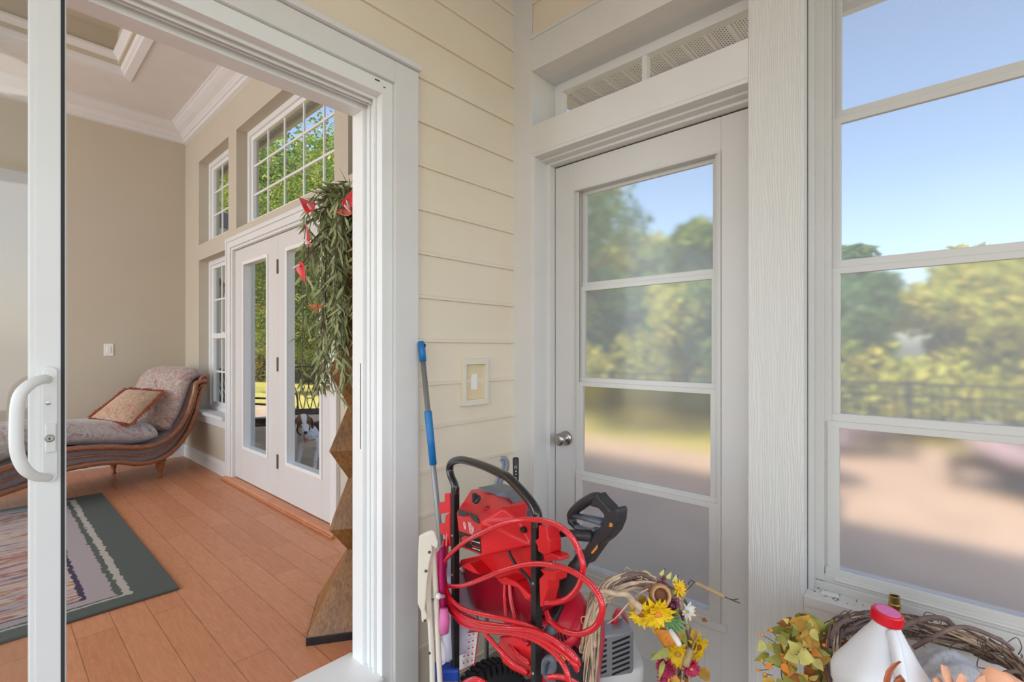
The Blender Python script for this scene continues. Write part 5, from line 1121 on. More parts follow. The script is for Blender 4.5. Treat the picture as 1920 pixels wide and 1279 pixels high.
hose([(545, 765, .04), (552, 850, .035), (575, 950, .03), (600, 1030, .02), (640, 1080, .0)])
hose([(735, 490, .0), (790, 497, .03), (800, 498, .04)], .0060)
hose([(745, 1255, -.02), (790, 1250, -.01), (850, 1262, .0), (900, 1290, .02)])
hose([(300, 1290, -.03), (340, 1270, -.04), (380, 1268, -.04), (420, 1290, -.03)], .0075)
# spray gun
gp = lambda x, y, o=.06: wq(K3(x, y), o)
gn = thing('spray_gun', gp(350, 1050), 'black trigger gun standing behind the washer frame', 'spray gun')
m = MB(); m.tube(catmull([gp(650, 175), gp(600, 180), gp(500, 235), gp(415, 305), gp(385, 360), gp(395, 425), gp(440, 470)], 6), [.011]*5+[.0115]*10+[.0108]*10+[.0095]*6+[.008]*5+[.007], 12, squash=1.2); m.build('grip', 'black_plastic', gn, smooth=True)
m = MB(); m.tube(catmull([gp(440, 468), gp(500, 492), gp(570, 505), gp(630, 495)], 6), .0055, 10, squash=1.8); m.build('trigger_guard', 'grey_plastic', gn, smooth=True)
m = MB(); body = [(622, 132), (665, 190), (745, 272), (762, 300), (832, 275), (846, 320), (836, 420), (795, 520), (735, 590), (660, 650), (520, 850), (440, 800), (560, 600), (600, 540), (690, 430), (700, 350), (640, 285), (560, 265), (585, 190)]
m.prism([gp(x, y, .045) for x, y in body], NB*.030); m.build('body', 'black_plastic', gn, bevel=.007, seg=3)
m = MB(); m.tube([gp(415, 355), gp(560, 385), gp(700, 420)], [.006, .007, .008], 10, squash=1.6); m.build('trigger', 'grey_plastic', gn, smooth=True)
m = MB(); m.tube([gp(510, 760), gp(450, 860), gp(440, 880), gp(320, 1090), gp(310, 1105)], [.017, .018, .021, .021, .018], 16); m.build('lance_grip', 'black_plastic', gn, smooth=True)
m = MB(); m.tube([gp(590, 560, .05), gp(450, 552, .05), gp(430, 545, .05), gp(424, 535, .05), gp(330, 530, .045), gp(225, 545, .04)], [.0125, .0125, .013, .008, .008, .0085], 14); m.build('hose_coupling', 'black_plastic', gn, smooth=True)
m = MB(); m.prism([gp(638, 648, .0435), gp(632, 690, .0435), gp(590, 738, .0435), (gp(575, 730, .0435))], NB*.002); m.prism([gp(765, 425, .0435), gp(790, 440, .0435), gp(785, 470, .0435), gp(755, 468, .0435)], NB*.002); m.build('warning_mark', 'petal_orange', gn)

# folded beach chair with its slings
fp = lambda x, y, d=1.42: pD(*K6(x, y), d)
fc_ = thing('folding_chair', (fp(300, 1279).x, fp(300, 1279).y, 0), 'folded beach chair with cream tube frame and magenta sling standing by the door casing', 'folding chair')
bkd = V(ray(800)[0], ray(800)[1], 0).normalized()
m = MB(); arm = [(196, 112), (262, 78), (300, 66), (322, 72), (352, 160), (340, 215), (300, 190), (305, 230), (280, 330), (262, 480), (250, 640), (245, 700), (262, 740), (262, 806), (216, 802), (213, 720), (185, 655), (186, 400), (190, 200)]
m.prism([fp(x, y, 1.40) for x, y in arm], bkd*.014); m.build('armrest', 'cream_plastic', fc_, bevel=.004, seg=3)
for a in (((322, 185), (300, 300), (272, 500), (285, 800), (300, 1100), (306, 1700)), ((310, 190), (322, 400), (338, 700), (350, 1000), (364, 1300), (376, 1700))):
    m = MB(); m.tube(catmull([fp(*q, 1.43) for q in a], 5), .0080, 12); m.build('leg', 'cream_plastic', fc_, smooth=True)
m = MB()
for q in ((278, 238), (250, 390), (305, 617), (242, 788), (278, 1048)): m.lathe([(0, 0), (.0045, 0), (.003, .003), (0, .003)], fp(*q, 1.397), -bkd, 12)
m.build('rivet', 'hinge', fc_)
m = MB(); m.tube([fp(340, 590, 1.41), fp(395, 590, 1.43)], .006, 10); m.ball(fp(352, 590, 1.405), .009, 10); m.build('pivot', 'white', fc_, smooth=True)
def sheet(cols, th, name, m_, parent, n=6):
    """cloth: columns of points, smoothed down and across"""
    cs = [catmull(c, n) for c in cols]; L = min(len(c) for c in cs); rows = [catmull([c[i] for c in cs], 4) for i in range(L)]
    return MB().loft(rows, closed=False, cap=False).build(name, m_, parent, smooth=True, solid=th)
sheet([[fp(338, 250, 1.47), fp(338, 420, 1.46), fp(345, 640, 1.47), fp(360, 900, 1.48)], [fp(372, 205, 1.44), fp(372, 420, 1.43), fp(380, 640, 1.44), fp(385, 900, 1.45)], [fp(405, 185, 1.48), fp(408, 420, 1.47), fp(420, 640, 1.48), fp(425, 870, 1.49)]], .006, 'sling', 'magenta_cloth', fc_)
m = MB(); m.tube([fp(395, 690, 1.42), fp(398, 780, 1.42), fp(395, 880, 1.42)], [.012, .016, .014], 12); m.build('rolled_sling', 'pink_clothx', fc_, smooth=True)
t = thing('tote_bag', (fp(480, 1100, 1.6).x, fp(480, 1100, 1.6).y, .2), 'pale lilac cloth bag hanging behind the left upright of the washer', 'bag')
sheet([[fp(340, 230, 1.55), fp(360, 480, 1.54), fp(380, 800, 1.53), fp(372, 1130, 1.52)], [fp(430, 260, 1.52), fp(450, 520, 1.50), fp(440, 860, 1.50), fp(430, 1110, 1.49)], [fp(520, 380, 1.55), fp(560, 620, 1.54), fp(560, 880, 1.53), fp(520, 1060, 1.52)], [fp(560, 420, 1.58), fp(640, 680, 1.57), fp(680, 860, 1.56), fp(600, 1020, 1.56)]], .006, 'cloth', 'lilac_cloth', t)
m = MB(); m.tube(catmull([fp(372, 905, 1.45), fp(385, 960, 1.45), fp(405, 1020, 1.45), fp(405, 1110, 1.46), fp(375, 1140, 1.46)], 5), .003, 6); m.tube(catmull([fp(425, 865, 1.46), fp(395, 900, 1.45), fp(372, 930, 1.45)], 4), .003, 6); m.build('drawstring', 'white', t, smooth=True)
# broom
b0 = fp(400, 1170, 1.50); t = thing('push_broom', (b0.x, b0.y, 0), 'blue broom head with yellow bristles low beside the folded chair', 'broom')
m = MB(); m.obox(b0+V(0, 0, -.01), R_*.045, bkd*.022, (0, 0, .020)); m.build('broom_head', 'blue_deep', t, bevel=.008, seg=3)
m = MB(); rn = random.Random(8)
for i in range(22):
    for j in range(5):
        q = b0+R_*(-.040+.080*i/21)+bkd*(-.016+.008*j)+V(0, 0, -.028); e = V(b0.x, b0.y, 0)+R_*(-.052+.104*i/21+rn.uniform(-.004, .004))+bkd*(-.03+.015*j); e.z = .004; m.tube([q, e], .0016, 4)
tag(m.build('bristles', 'yellow_plastic', t), kind='stuff')
# putter grip and a garden tool in the corner
A_ = pD(967, 858, 1.93); t = thing('golf_club', (A_.x+.01, A_.y-.01, 0), 'golf club standing grip up in the corner behind the washer', 'golf club')
m = MB(); m.tube([A_, A_+V(0, 0, -.004), A_+V(.004, 0, -.22)], [.009, .0125, .010], 14); m.build('grip', 'black_plastic', t, smooth=True)
m = MB(); m.tube([A_+V(.004, 0, -.2), V(A_.x+.012, A_.y-.01, .02)], .005, 8); m.build('shaft', 'steel', t)
m = MB(); m.obox((A_.x-.01, A_.y-.01, .018), (.045, 0, 0), (0, .014, 0), (0, 0, .014)); m.build('club_head', 'steel', t, bevel=.005)
m = MB(); m.lathe([(.0045, 0), (.0052, .0004), (.0040, .0004)], A_+V(.0, 0, -.035)+vw*.0122, vw, 14)
for dz in (.052, .064, .078): m.obox(A_+V(.001, 0, -dz)+vw*.0118, R_*.0022, V(0, 0, .0016), vw*.0003)
m.build('grip_mark', 'white_print', t)
g5 = lambda x, y, d=1.72: pD(*K1(x, y), d)
t = thing('reaching_tool', (g5(455, 300).x, g5(455, 300).y, 0), 'grey hooked plastic tool handle behind the black washer handle', 'tool')
m = MB(); m.tube(catmull([g5(498, 115), g5(512, 135), g5(508, 165), g5(492, 200), g5(475, 245), g5(462, 285), g5(440, 500), g5(425, 900)], 5), [.006]*12+[.008]*24, 10, squash=.7); m.build('handle', 'tool_grey', t, smooth=True)
m = MB(); m.tube(catmull([g5(498, 112), g5(518, 110), g5(532, 130), g5(530, 165), g5(512, 205), g5(496, 240), g5(490, 290)], 5), .0075, 10, squash=.7); m.build('hook', 'tool_grey', t, smooth=True)
m = MB(); A_ = g5(425, 900); m.tube([A_, V(A_.x, A_.y, .01)], .008, 8); m.build('shaft', 'grey_metal', t)

# ------------------------------------------------------------------ plastic tote behind the wreath
c = pD(1160, 1300, 1.36); zt_ = CH-(1247-HZ)*1.36/FPX
t = thing('plastic_tote', (c.x, c.y, 0), 'white plastic tote with rounded corners beside the engine of the washer', 'box')
m = MB(); c = pD(1150, 1300, 1.45); rg = []
for z, s_ in ((0.001, .80), (.02, .84), (zt_-.06, .97), (zt_-.055, 1.0), (zt_-.015, 1.0), (zt_-.004, .985), (zt_, .95)):
    rg.append([V(c.x, c.y, z)+R_*(.072*s_*math.copysign(abs(math.cos(q))**.35, math.cos(q)))+V(CS, SN, 0)*(.11*s_*math.copysign(abs(math.sin(q))**.35, math.sin(q))) for q in [2*math.pi*k/32 for k in range(32)]])
m.loft(rg); m.build('tote_body', 'white', t, smooth=True)

# ------------------------------------------------------------------ flowers and leaves shared by both wreaths
FWD = V(CS, SN, 0)
def daisy(c, nrm, R, n, mp, parent, mc='cup_in', rows=2, cup=.25, name='flower', rc=.26):
    nrm = Vector(nrm).normalized(); a = nrm.orthogonal().normalized(); b = nrm.cross(a); mm = MB(); rn = random.Random(int(R*1e5)+n)
    for r_ in range(rows):
        for k in range(n):
            q = 2*math.pi*(k+.5*r_)/n+rn.uniform(-.1, .1); d = a*math.cos(q)+b*math.sin(q); mm.petal(c+d*R*.12+nrm*(.002*r_), d+nrm*(cup+.25*r_), nrm, R*(1-.14*r_)*rn.uniform(.85, 1.1), R*.50*rn.uniform(.8, 1.2), .25, rn.uniform(-.45, .15), .52, 5)
    f = mm.build(name, mp, parent, smooth=True)
    mm = MB(); mm.ball(c+nrm*R*.10, R*rc, 10, (1, 1, .7)); mm.build('flower_centre', mc, f, smooth=True); return f
def leafspray(items, mp, parent, name='leaf', solid=0):
    for c, d, u, L, W in items:
        mm = MB(); mm.petal(c, d, u, L, W, .18, random.uniform(-.3, .2), .55, 6); mm.build(name, mp, parent, smooth=True)
def cattail(c, d, L, r, parent, stem=.05):
    d = Vector(d).normalized(); mm = MB(); mm.tube([c, c+d*.003, c+d*L*.5, c+d*(L-.003), c+d*L], [r*.5, r, r*1.05, r, r*.4], 12); f = mm.build('cattail', 'cattail', parent, smooth=True)
    mm = MB(); mm.tube(catmull([c-d*stem, c, c+d*L, c+d*(L+.03)+R_*.006], 3), .0014, 5); mm.build('stem', 'stem', f); return f
def berries(c, n, R, r, mp, parent, seed=1):
    rn = random.Random(seed); mm = MB()
    for k in range(n): mm.ball(c+V(rn.gauss(0, 1), rn.gauss(0, 1), rn.gauss(0, 1)).normalized()*R*rn.random()**.4, r*rn.uniform(.8, 1.2), 8)
    return mm.build('berry_cluster', mp, parent, smooth=True)
# ------------------------------------------------------------------ grapevine wreath with flowers, leaning between the washer and the door
G = lambda x, y, d=1.2: pD(1080+x/4.5714, 1020+y/4.5714, d)
wr = thing('grapevine_wreath', (pD(1200, 1300, 1.2).x, pD(1200, 1300, 1.2).y, .02), 'oval grapevine wreath with yellow flowers leaning between the washer and the porch door', 'wreath')
spine = [(110, 1900, 1.15), (100, 1500, 1.15), (105, 1180, 1.15), (120, 900, 1.15), (150, 650, 1.15), (220, 440, 1.15), (360, 345, 1.17), (520, 310, 1.20), (680, 350, 1.22), (800, 450, 1.23), (860, 600, 1.24), (890, 800, 1.24), (900, 1000, 1.24), (880, 1400, 1.24), (700, 1850, 1.22)]
rn = random.Random(12); m = MB(); md = MB()
for k in range(92):
    o1, o2 = rn.gauss(0, 1), rn.gauss(0, 1); ph = rn.uniform(0, 6.28); pts = []; i0 = rn.randrange(0, 5) if k % 3 else 0; i1 = rn.randrange(8, 15) if k % 3 else 15
    for i in range(i0, i1):
        x, y, d = spine[i]; wgt = 1.0+.5*math.sin(i*.9+ph); sw = 52 if i < 5 else 66
        pts.append(G(x+sw*(math.sin(ph+i*.55)*.9+.3*o1)+rn.uniform(-9, 9), y+(42 if i > 4 else 20)*(math.cos(ph+i*.55)*.9+.3*o2), d+.018*math.sin(ph*2+i*.8)+.006*o2))
    if len(pts) < 3: continue
    cu = catmull(pts, 6); r0 = rn.choice((.0014, .002, .0028, .0036, .0044)); (m if k % 4 else md).tube(cu, [r0*(1+.18*math.sin(i*1.3+ph)) for i in range(len(cu))], 6)
for k in range(46):                                    # stray curls and twig ends
    x, y, d = spine[rn.randrange(3, 9)]; x += rn.uniform(-60, 60); y += rn.uniform(-60, 40); L = rn.uniform(30, 90); a = rn.uniform(-1.2, 4.2)
    pts = [G(x, y, d-.01), G(x+L*.5*math.cos(a), y-L*.5*math.sin(a), d-.02), G(x+L*math.cos(a+.6), y-L*math.sin(a+.6), d-.02), G(x+L*.9*math.cos(a+1.4), y-L*.9*math.sin(a+1.4), d-.015)]; m.tube(catmull(pts, 4), .0011, 5)
m.build('vines', 'vine', wr, smooth=True); md.build('dark_vines', 'vine_dark', wr, smooth=True)
m = MB(); m.tube(catmull([G(170, 480, 1.12), G(220, 405, 1.115), (G(330, 425, 1.11)), G(440, 440, 1.11), G(490, 500, 1.11), G(540, 540, 1.12), G(520, 580, 1.13)], 6), [.0055]*10+[.0062]*8+[.007]*8+[.008]*11, 10); m.tube(catmull([G(620, 385, 1.13), G(520, 440, 1.13), (G(430, 530, 1.12)), G(350, 625, 1.12), G(270, 680, 1.13)], 5), .002, 6)
m.build('thick_branch', 'vine', wr, smooth=True)
UPV = V(0, 0, 1); NF = -FWD
daisy(G(690, 590, 1.15), NF+UPV*-.15+R_*.1, .042, 11, 'petal_yellow', wr, 'petal_orange'); daisy(G(560, 590, 1.155), NF*.8-R_*.4+UPV*-.3, .036, 10, 'petal_yellow', wr, 'leaf_rust')
daisy(G(880, 385, 1.19), NF+R_*.6+UPV*.5, .022, 8, 'petal_yellow', wr, 'petal_orange')
daisy(G(870, 940, 1.20), NF-R_*.2+UPV*.2, .034, 11, 'petal_yellow', wr, 'leaf_gold'); daisy(G(1040, 880, 1.22), NF+R_*.6, .034, 9, 'petal_yellow', wr, 'leaf_rust'); daisy(G(975, 960, 1.20), NF+R_*.1+UPV*-.2, .026, 9, 'petal_yellow', wr, 'petal_orange')
daisy(G(985, 1065, 1.17), NF+UPV*.1, .022, 15, 'petal_maroon', wr, 'wood_cup', rows=3, cup=.1); daisy(G(770, 1060, 1.19), NF-R_*.5, .026, 15, 'petal_maroon', wr, 'berry', rows=3, cup=.2); daisy(G(760, 1150, 1.2), NF-R_*.3+UPV*-.3, .020, 13, 'petal_maroon', wr, 'berry', rows=2)
daisy(G(945, 580, 1.22), NF+R_*.5+UPV*.6, .024, 8, 'petal_white', wr, 'leaf_pale', cup=.5)
# wooden cup
m = MB(); co = G(722, 440, 1.17); ca = (NF+UPV*.45-R_*.1).normalized(); m.lathe([(0, -.030), (.018, -.028), (.025, -.015), (.0265, .0), (.0235, .014), (.0195, .019), (.0165, .016), (.0160, .004), (.010, -.008), (0, -.010)], co, ca, 30); cu_ = m.build('wooden_cup', 'wood_cup', wr, smooth=True)
m = MB(); m.lathe([(0, -.009), (.0150, -.004), (.0158, .006), (0, .001)], co, ca, 20); m.build('cup_lining', 'cup_in', cu_, smooth=True)
berries(G(725, 310, 1.2), 12, .014, .0050, 'berry', wr, 2); berries(G(850, 500, 1.18), 12, .014, .0052, 'berry', wr, 3); berries(G(870, 560, 1.18), 8, .010, .0045, 'berry', wr, 4); berries(G(775, 560, 1.17), 7, .012, .004, 'berry', wr, 5)
# succulent
m = MB(); sc = G(800, 650, 1.16)
for k in range(16):
    q = k*2.4; d = (R_*math.cos(q)+UPV*math.sin(q)*.8+NF*(.35+.05*k)).normalized(); m.petal(sc, d, NF, .020+.0012*(16-k), .010, -.25, .1, .5, 5)
for d_ in (R_*1+UPV*-.35, R_*.9+UPV*-.7, R_*.7+UPV*-1.1, R_*1.1): m.petal(sc, d_+NF*.4, NF, .046, .015, -.25, .1, .5, 5)
m.build('succulent', 'leaf_green', wr, smooth=True, solid=.0015)
# orange lily with its long spadix
m = MB(); lc = G(770, 810, 1.17)
m.petal(G(800, 740, 1.18), R_*-.25+UPV*-1, NF-R_*.3, .052, .060, .2, -.2, .45, 8); m.petal(G(820, 760, 1.18), R_*.55+UPV*-.9, NF, .045, .045, .2, -.2, .45, 8); m.build('lily', 'petal_orange', wr, smooth=True, solid=.001)
m = MB(); m.tube([G(805, 735, 1.15), G(812, 745, 1.145), G(850, 805, 1.13), G(888, 865, 1.115), G(895, 875, 1.115)], [.0035, .0058, .0068, .0062, .003], 12); m.build('spadix', 'petal_white', wr, smooth=True)
cattail(G(1020, 330, 1.19), G(1290, 462, 1.17)-G(1020, 330, 1.19), .072, .0046, wr, .012); cattail(G(985, 895, 1.15), G(935, 1050, 1.14)-G(985, 895, 1.15), .042, .0085, wr, .02); cattail(G(960, 350, 1.23), G(880, 520, 1.22)-G(960, 350, 1.23), .045, .006, wr, .01)
m = MB(); m.tube(catmull([G(780, 470, 1.2), G(900, 420, 1.2), G(960, 385, 1.2), G(1010, 330, 1.19)], 5), .0012, 5); m.tube([G(745, 260, 1.2), G(750, 225, 1.2), G(765, 212, 1.2)], .0013, 5); m.tube([G(860, 335, 1.2), G(863, 295, 1.2), G(873, 270, 1.2)], .0013, 5); m.tube(catmull([G(1290, 462, 1.17), G(1340, 478, 1.17), G(1392, 470, 1.17)], 4), .0012, 5); m.build('twigs', 'stem', wr)
it = []
random.seed(4)
for x, y, dx, dy, L, W in ((560, 235, 1, -.5, .040, .015), (720, 270, .3, .5, .02, .01), (780, 300, .3, .6, .022, .012), (820, 420, .6, .3, .022, .014), (840, 340, .2, .8, .024, .014)): it.append((G(x, y, 1.2), R_*dx+UPV*dy+NF*.2, NF, L, W))
leafspray(it, 'leaf_pale', wr)
it = [(G(800, 905, 1.17), R_*-1+UPV*-.45+NF*.2, NF+UPV*.4, .055, .020), (G(750, 1000, 1.17), R_*-.3+UPV*-1, NF, .050, .014), (G(690, 960, 1.18), R_*-1+UPV*.4, NF, .02, .010), (G(905, 760, 1.18), R_*.4+UPV*-1, NF, .036, .016), (G(830, 600, 1.17), R_*.3+UPV*.6+NF*.5, NF, .03, .014)]
leafspray(it, 'leaf_olive', wr)
it = [(G(660, 680, 1.19), R_*.7+UPV*-.6, NF, .050, .034), (G(620, 490, 1.18), R_*-.1+UPV*-.8, NF, .035, .028), (G(1060, 1060, 1.2), R_*.6+UPV*-.9, NF, .055, .030), (G(990, 740, 1.21), R_*.5+UPV*-.9, NF+R_*.5, .034, .024), (G(850, 1120, 1.19), R_*-.3+UPV*-1, NF, .05, .03), (G(1000, 640, 1.22), R_*.2+UPV*.9, NF, .022, .010), (G(600, 460, 1.18), R_*-.6+UPV*-.3, NF, .03, .024), (G(860, 900, 1.21), R_*-.2+UPV*-.6, NF, .045, .03)]
leafspray(it, 'leaf_gold', wr)
it = [(G(500, 545, 1.17), R_*.4+UPV*-.6, NF, .022, .016), (G(830, 980, 1.22), R_*.2+UPV*-1, NF, .06, .03), (G(900, 1120, 1.22), UPV*-1, NF, .07, .04), (G(1080, 640, 1.24), R_*.4+UPV*-.25, NF, .016, .012), (G(960, 900, 1.22), R_*.5+UPV*-1, NF, .05, .03)]
leafspray(it, 'leaf_rust', wr)

# ------------------------------------------------------------------ the things by the window sill
t = thing('side_bench', (1.15, -.05, 0), 'low wooden bench under the big window, just out of sight below the jug', 'bench')
m = MB(); m.box((.96, -.36, .465), (1.36, .26, .49)); m.build('seat', 'wood_cup', t, bevel=.004)
for x in (.99, 1.30):
    for y in (-.33, .20): m = MB(); m.box((x, y, 0), (x+.035, y+.035, .465)); m.build('leg', 'wood_cup', t, bevel=.003)
# jug
dj = .90; jc = pD(1650, 1200, dj); jc = V(jc.x, jc.y, .4905); ztopj = CH-(1142-HZ)*dj/FPX-.4905
jg = thing('bleach_jug', jc, 'white plastic jug with a red cap standing in front of the twig wreath', 'jug')
ang = math.radians(-8); jx = R_; jy = FWD
nx_ = .020*0
def ringj(z, a, b, ox=0, n=28, e=.55): return [jc+jx*(ox+a*math.copysign(abs(math.cos(q))**e, math.cos(q)))+jy*(b*math.copysign(abs(math.sin(q))**e, math.sin(q)))+V(0, 0, z) for q in [2*math.pi*k/n for k in range(n)]]
H = ztopj; hs_ = H-.135
m = MB(); m.loft([ringj(0, .060, .045), ringj(.006, .067, .052), ringj(.05, .070, .055), ringj(hs_-.030, .070, .055), ringj(hs_-.022, .0675, .053), ringj(hs_-.012, .0715, .057), ringj(hs_+.010, .0725, .057), ringj(hs_+.026, .068, .053, .0), ringj(hs_+.050, .054, .044, .002, e=.7), ringj(hs_+.080, .036, .034, .006, e=.85), ringj(hs_+.100, .024, .025, .010, e=1), ringj(hs_+.108, .020, .021, .011, e=1), ringj(hs_+.120, .0195, .0195, .011, e=1)])
m.build('jug_body', 'jug', jg, smooth=True)
m = MB(); m.tube(catmull([jc+jx*.004+jy*-.022+V(0, 0, hs_+.104), jc+jx*-.002+jy*-.040+V(0, 0, hs_+.088), jc+jx*-.006+jy*-.056+V(0, 0, hs_+.05), jc+jx*-.008+jy*-.064+V(0, 0, hs_+.015), jc+jx*-.010+jy*-.052+V(0, 0, hs_-.002)], 5), .0115, 14, squash=.8); m.build('jug_handle', 'jug', jg, smooth=True)
m = MB(); co = jc+jx*.011+V(0, 0, hs_+.112); ca = V(0, 0, 1)+jx*.10-jy*.12; m.lathe([(.0235, 0), (.0245, .002), (.0240, .018), (.022, .0205), (0, .0205)], co, ca, 36); cp_ = m.build('cap', 'red_cap', jg, smooth=False)
m = MB(); ca.normalize(); a = ca.orthogonal().normalized(); b = ca.cross(a)
for k in range(44): q = 2*math.pi*k/44; d = a*math.cos(q)+b*math.sin(q); m.obox(co+ca*.0095+d*.0243, d*.0006, ca*.0075, d.cross(ca)*.0006)
m.build('cap_ribs', 'red_cap', cp_); m = MB(); m.lathe([(0, .0207), (.019, .0207), (.0185, .0212), (0, .0212)], co, ca, 30); m.build('cap_disc', 'pink_clothx', cp_)
m = MB(); rg = []
for z in (.03, hs_-.034): rg.append([p+(p-jc-V(0, 0, z)).normalized()*.0006 for p in ringj(z, .0700, .0550)])
m.loft(rg, cap=False); m.build('label_sleeve', 'jug_label', jg, smooth=True)
# terracotta pot
pc2 = pD(1568, 1250, 1.15); pz = .4905; t = thing('plant_pot', (pc2.x, pc2.y, pz), 'terracotta pot behind the jug, half covered by autumn leaves', 'pot')
m = MB(); zt2 = CH-(1212-HZ)*1.15/FPX-pz; m.lathe([(0, 0), (.038, 0), (.046, zt2*.8), (.050, zt2*.8), (.051, zt2), (.046, zt2), (.044, zt2-.01), (0, zt2-.012)], (pc2.x, pc2.y, pz), n=32); m.build('pot_body', 'terracotta', t, smooth=False)
# twig wreath with autumn leaves
S_ = lambda x, y, d=1.1: pD(1400+x/3.692, 1050+y/3.692, d)
w2 = thing('twig_wreath', (pD(1760, 1260, 1.05).x, pD(1760, 1260, 1.05).y, .49), 'dark twig wreath with autumn leaves lying behind the jug by the window sill', 'wreath')
ring = [(600, 560, 1.12), (640, 480, 1.16), (760, 450, 1.20), (920, 440, 1.22), (1100, 460, 1.22), (1300, 490, 1.19), (1500, 540, 1.14), (1680, 610, 1.08), (1830, 700, 1.02), (1960, 830, .96), (1990, 980, .95), (1800, 1080, .96), (1450, 1190, .97), (1100, 1240, 1.0), (800, 1200, 1.03), (650, 1000, 1.06), (590, 780, 1.09)]
rn = random.Random(31); m = MB(); md = MB()
for k in range(84):
    ph = rn.uniform(0, 6.28); n0 = rn.randrange(len(ring)); L = rn.randrange(5, 13); o = rn.gauss(0, 1); pts = []
    for i in range(L):
        x, y, d = ring[(n0+i) % len(ring)]; pts.append(S_(x+26*math.sin(ph+i*.7)+rn.uniform(-16, 16), y+58*math.cos(ph+i*.6)+rn.uniform(-16, 16)+12*o, d+.022*math.sin(ph*1.7+i*.6)))
    cu = catmull(pts, 6); r0 = rn.choice((.0010, .0014, .0018, .0024, .0032)); (m if k % 3 == 0 else md).tube(cu, [r0*(1+.2*math.sin(i+ph)) for i in range(len(cu))], 6)
for k in range(60):
    x, y, d = ring[rn.randrange(1, 10)]; x += rn.uniform(-70, 70); y += rn.uniform(-60, 90); L = rn.uniform(40, 130); a = rn.uniform(0, 6.28)
    pts = [S_(x, y, d-.01), S_(x+L*.5*math.cos(a), y-L*.5*math.sin(a), d-.02), S_(x+L*math.cos(a+.5), y-L*math.sin(a+.5), d-.02), S_(x+L*.95*math.cos(a+1.1), y-L*.95*math.sin(a+1.1), d-.015)]; md.tube(catmull(pts, 4), .0010, 5)
m.build('pale_twigs', 'vine', w2, smooth=True); md.build('dark_twigs', 'vine_dark', w2, smooth=True)
m = MB()
m.tube(catmull([S_(1060, 480, 1.10), S_(1150, 430, 1.10), S_(1270, 400, 1.10), S_(1370, 410, 1.10), S_(1420, 450, 1.11)], 5), [.0050+.0001*i for i in range(21)], 8); m.tube(catmull([S_(1150, 610, 1.03), S_(1280, 540, 1.02), S_(1420, 475, 1.02), S_(1540, 470, 1.03), S_(1680, 520, 1.04), S_(1780, 570, 1.04), S_(1840, 620, 1.04)], 5), .0045, 8)
m.tube(catmull([S_(575, 600, 1.09), S_(600, 500, 1.10), S_(660, 430, 1.12), S_(720, 415, 1.14)], 5), .0050, 8); m.tube(catmull([S_(600, 405, 1.15), S_(700, 375, 1.13), S_(800, 355, 1.10), S_(880, 348, 1.08)], 5), .0012, 5); m.tube([S_(615, 430, 1.15), S_(725, 348, 1.14)], .0012, 5)
m.tube(catmull([S_(1640, 800, .95), S_(1760, 790, .95), S_(1860, 770, .95), S_(1960, 820, .95)], 5), .004, 8); m.build('thick_branch', 'vine_dark', w2, smooth=True)
T = lambda x, y, d=1.06: pD(1400+x/3.692, 1050+y/3.692, d)
def lf(x, y, dx, dy, L, W, dz=.25, d=1.06): return (T(x, y, d), R_*dx+UPV*dy+NF*dz, NF+UPV*.4, L, W)
random.seed(9)
leafspray([lf(330, 560, -.2, 1, .050, .030, d=1.12), lf(520, 520, -.8, 1.1, .075, .040, d=1.12), lf(560, 520, .3, 1, .040, .034, d=1.13), lf(230, 620, -1, .3, .036, .022), lf(260, 690, -1, .1, .045, .024), lf(280, 560, -.6, .9, .030, .02), lf(440, 700, .9, -.3, .030, .026), lf(300, 760, -.2, -1, .05, .03), lf(170, 820, -.2, -1, .04, .02), lf(210, 820, .5, -1, .04, .02)], 'leaf_olive', w2)
leafspray([lf(330, 440, -1, .1, .042, .028, d=1.1), lf(400, 620, .3, -1, .05, .03, d=1.1), lf(240, 720, .6, -.6, .05, .026), lf(400, 740, .6, -.8, .05, .026)], 'leaf_rust', w2)
leafspray([lf(330, 480, .5, .8, .050, .040), lf(390, 430, .9, -.5, .045, .034), lf(370, 580, .4, .7, .034, .034), lf(420, 530, .8, -.9, .050, .032), lf(440, 680, 1, .1, .045, .032), lf(330, 700, -.6, -.7, .04, .022), lf(230, 640, -1, .6, .03, .016), lf(350, 830, .3, .4, .03, .03), lf(380, 860, 1, .0, .03, .03), lf(120, 850, .3, .4, .03, .02)], 'leaf_gold', w2)
leafspray([lf(345, 640, -.55, .9, .034, .028, .3, 1.04), lf(350, 650, -1, -.15, .034, .032, .3, 1.04), lf(355, 655, .9, -.2, .034, .034, .3, 1.04), lf(430, 470, -.1, 1, .030, .018, .3, 1.05), lf(440, 480, .7, -1, .03, .02, .3, 1.05), lf(290, 430, -.4, .3, .02, .012), lf(200, 600, -.9, .3, .024, .012)], 'leaf_pale', w2)
daisy(T(345, 655, 1.035), NF+UPV*.2, .007, 6, 'leaf_pale', w2, 'cup_in', rows=1)
m = MB(); b_ = MB()
for x, y, x0, y0 in ((105, 518, 200, 575), (168, 488, 225, 550), (105, 697, 140, 750), (75, 765, 150, 760), (535, 590, 500, 560), (125, 790, 180, 800)):
    bb = MB(); bb.ball(T(x, y, 1.04), .0034, 10); bb.build('berry', 'petal_orange', w2, smooth=True); m.tube([T(x, y, 1.04), T(x0, y0, 1.06)], .0008, 5)
for P in (((130, 745), (200, 720), (280, 735), (340, 760)), ((380, 700), (410, 740), (432, 760)), ((490, 750), (520, 800), (515, 846)), ((240, 760), (245, 820), (270, 846)), ((540, 705), (590, 720), (628, 748)), ((230, 540), (250, 640), (300, 740)), ((370, 380), (400, 378), (420, 384)), ((360, 600), (380, 480), (420, 430)), ((500, 540), (540, 530), (600, 560)), ((300, 740), (450, 660), (580, 640))): m.tube(catmull([T(*q, 1.07) for q in P], 4), .0013, 5)
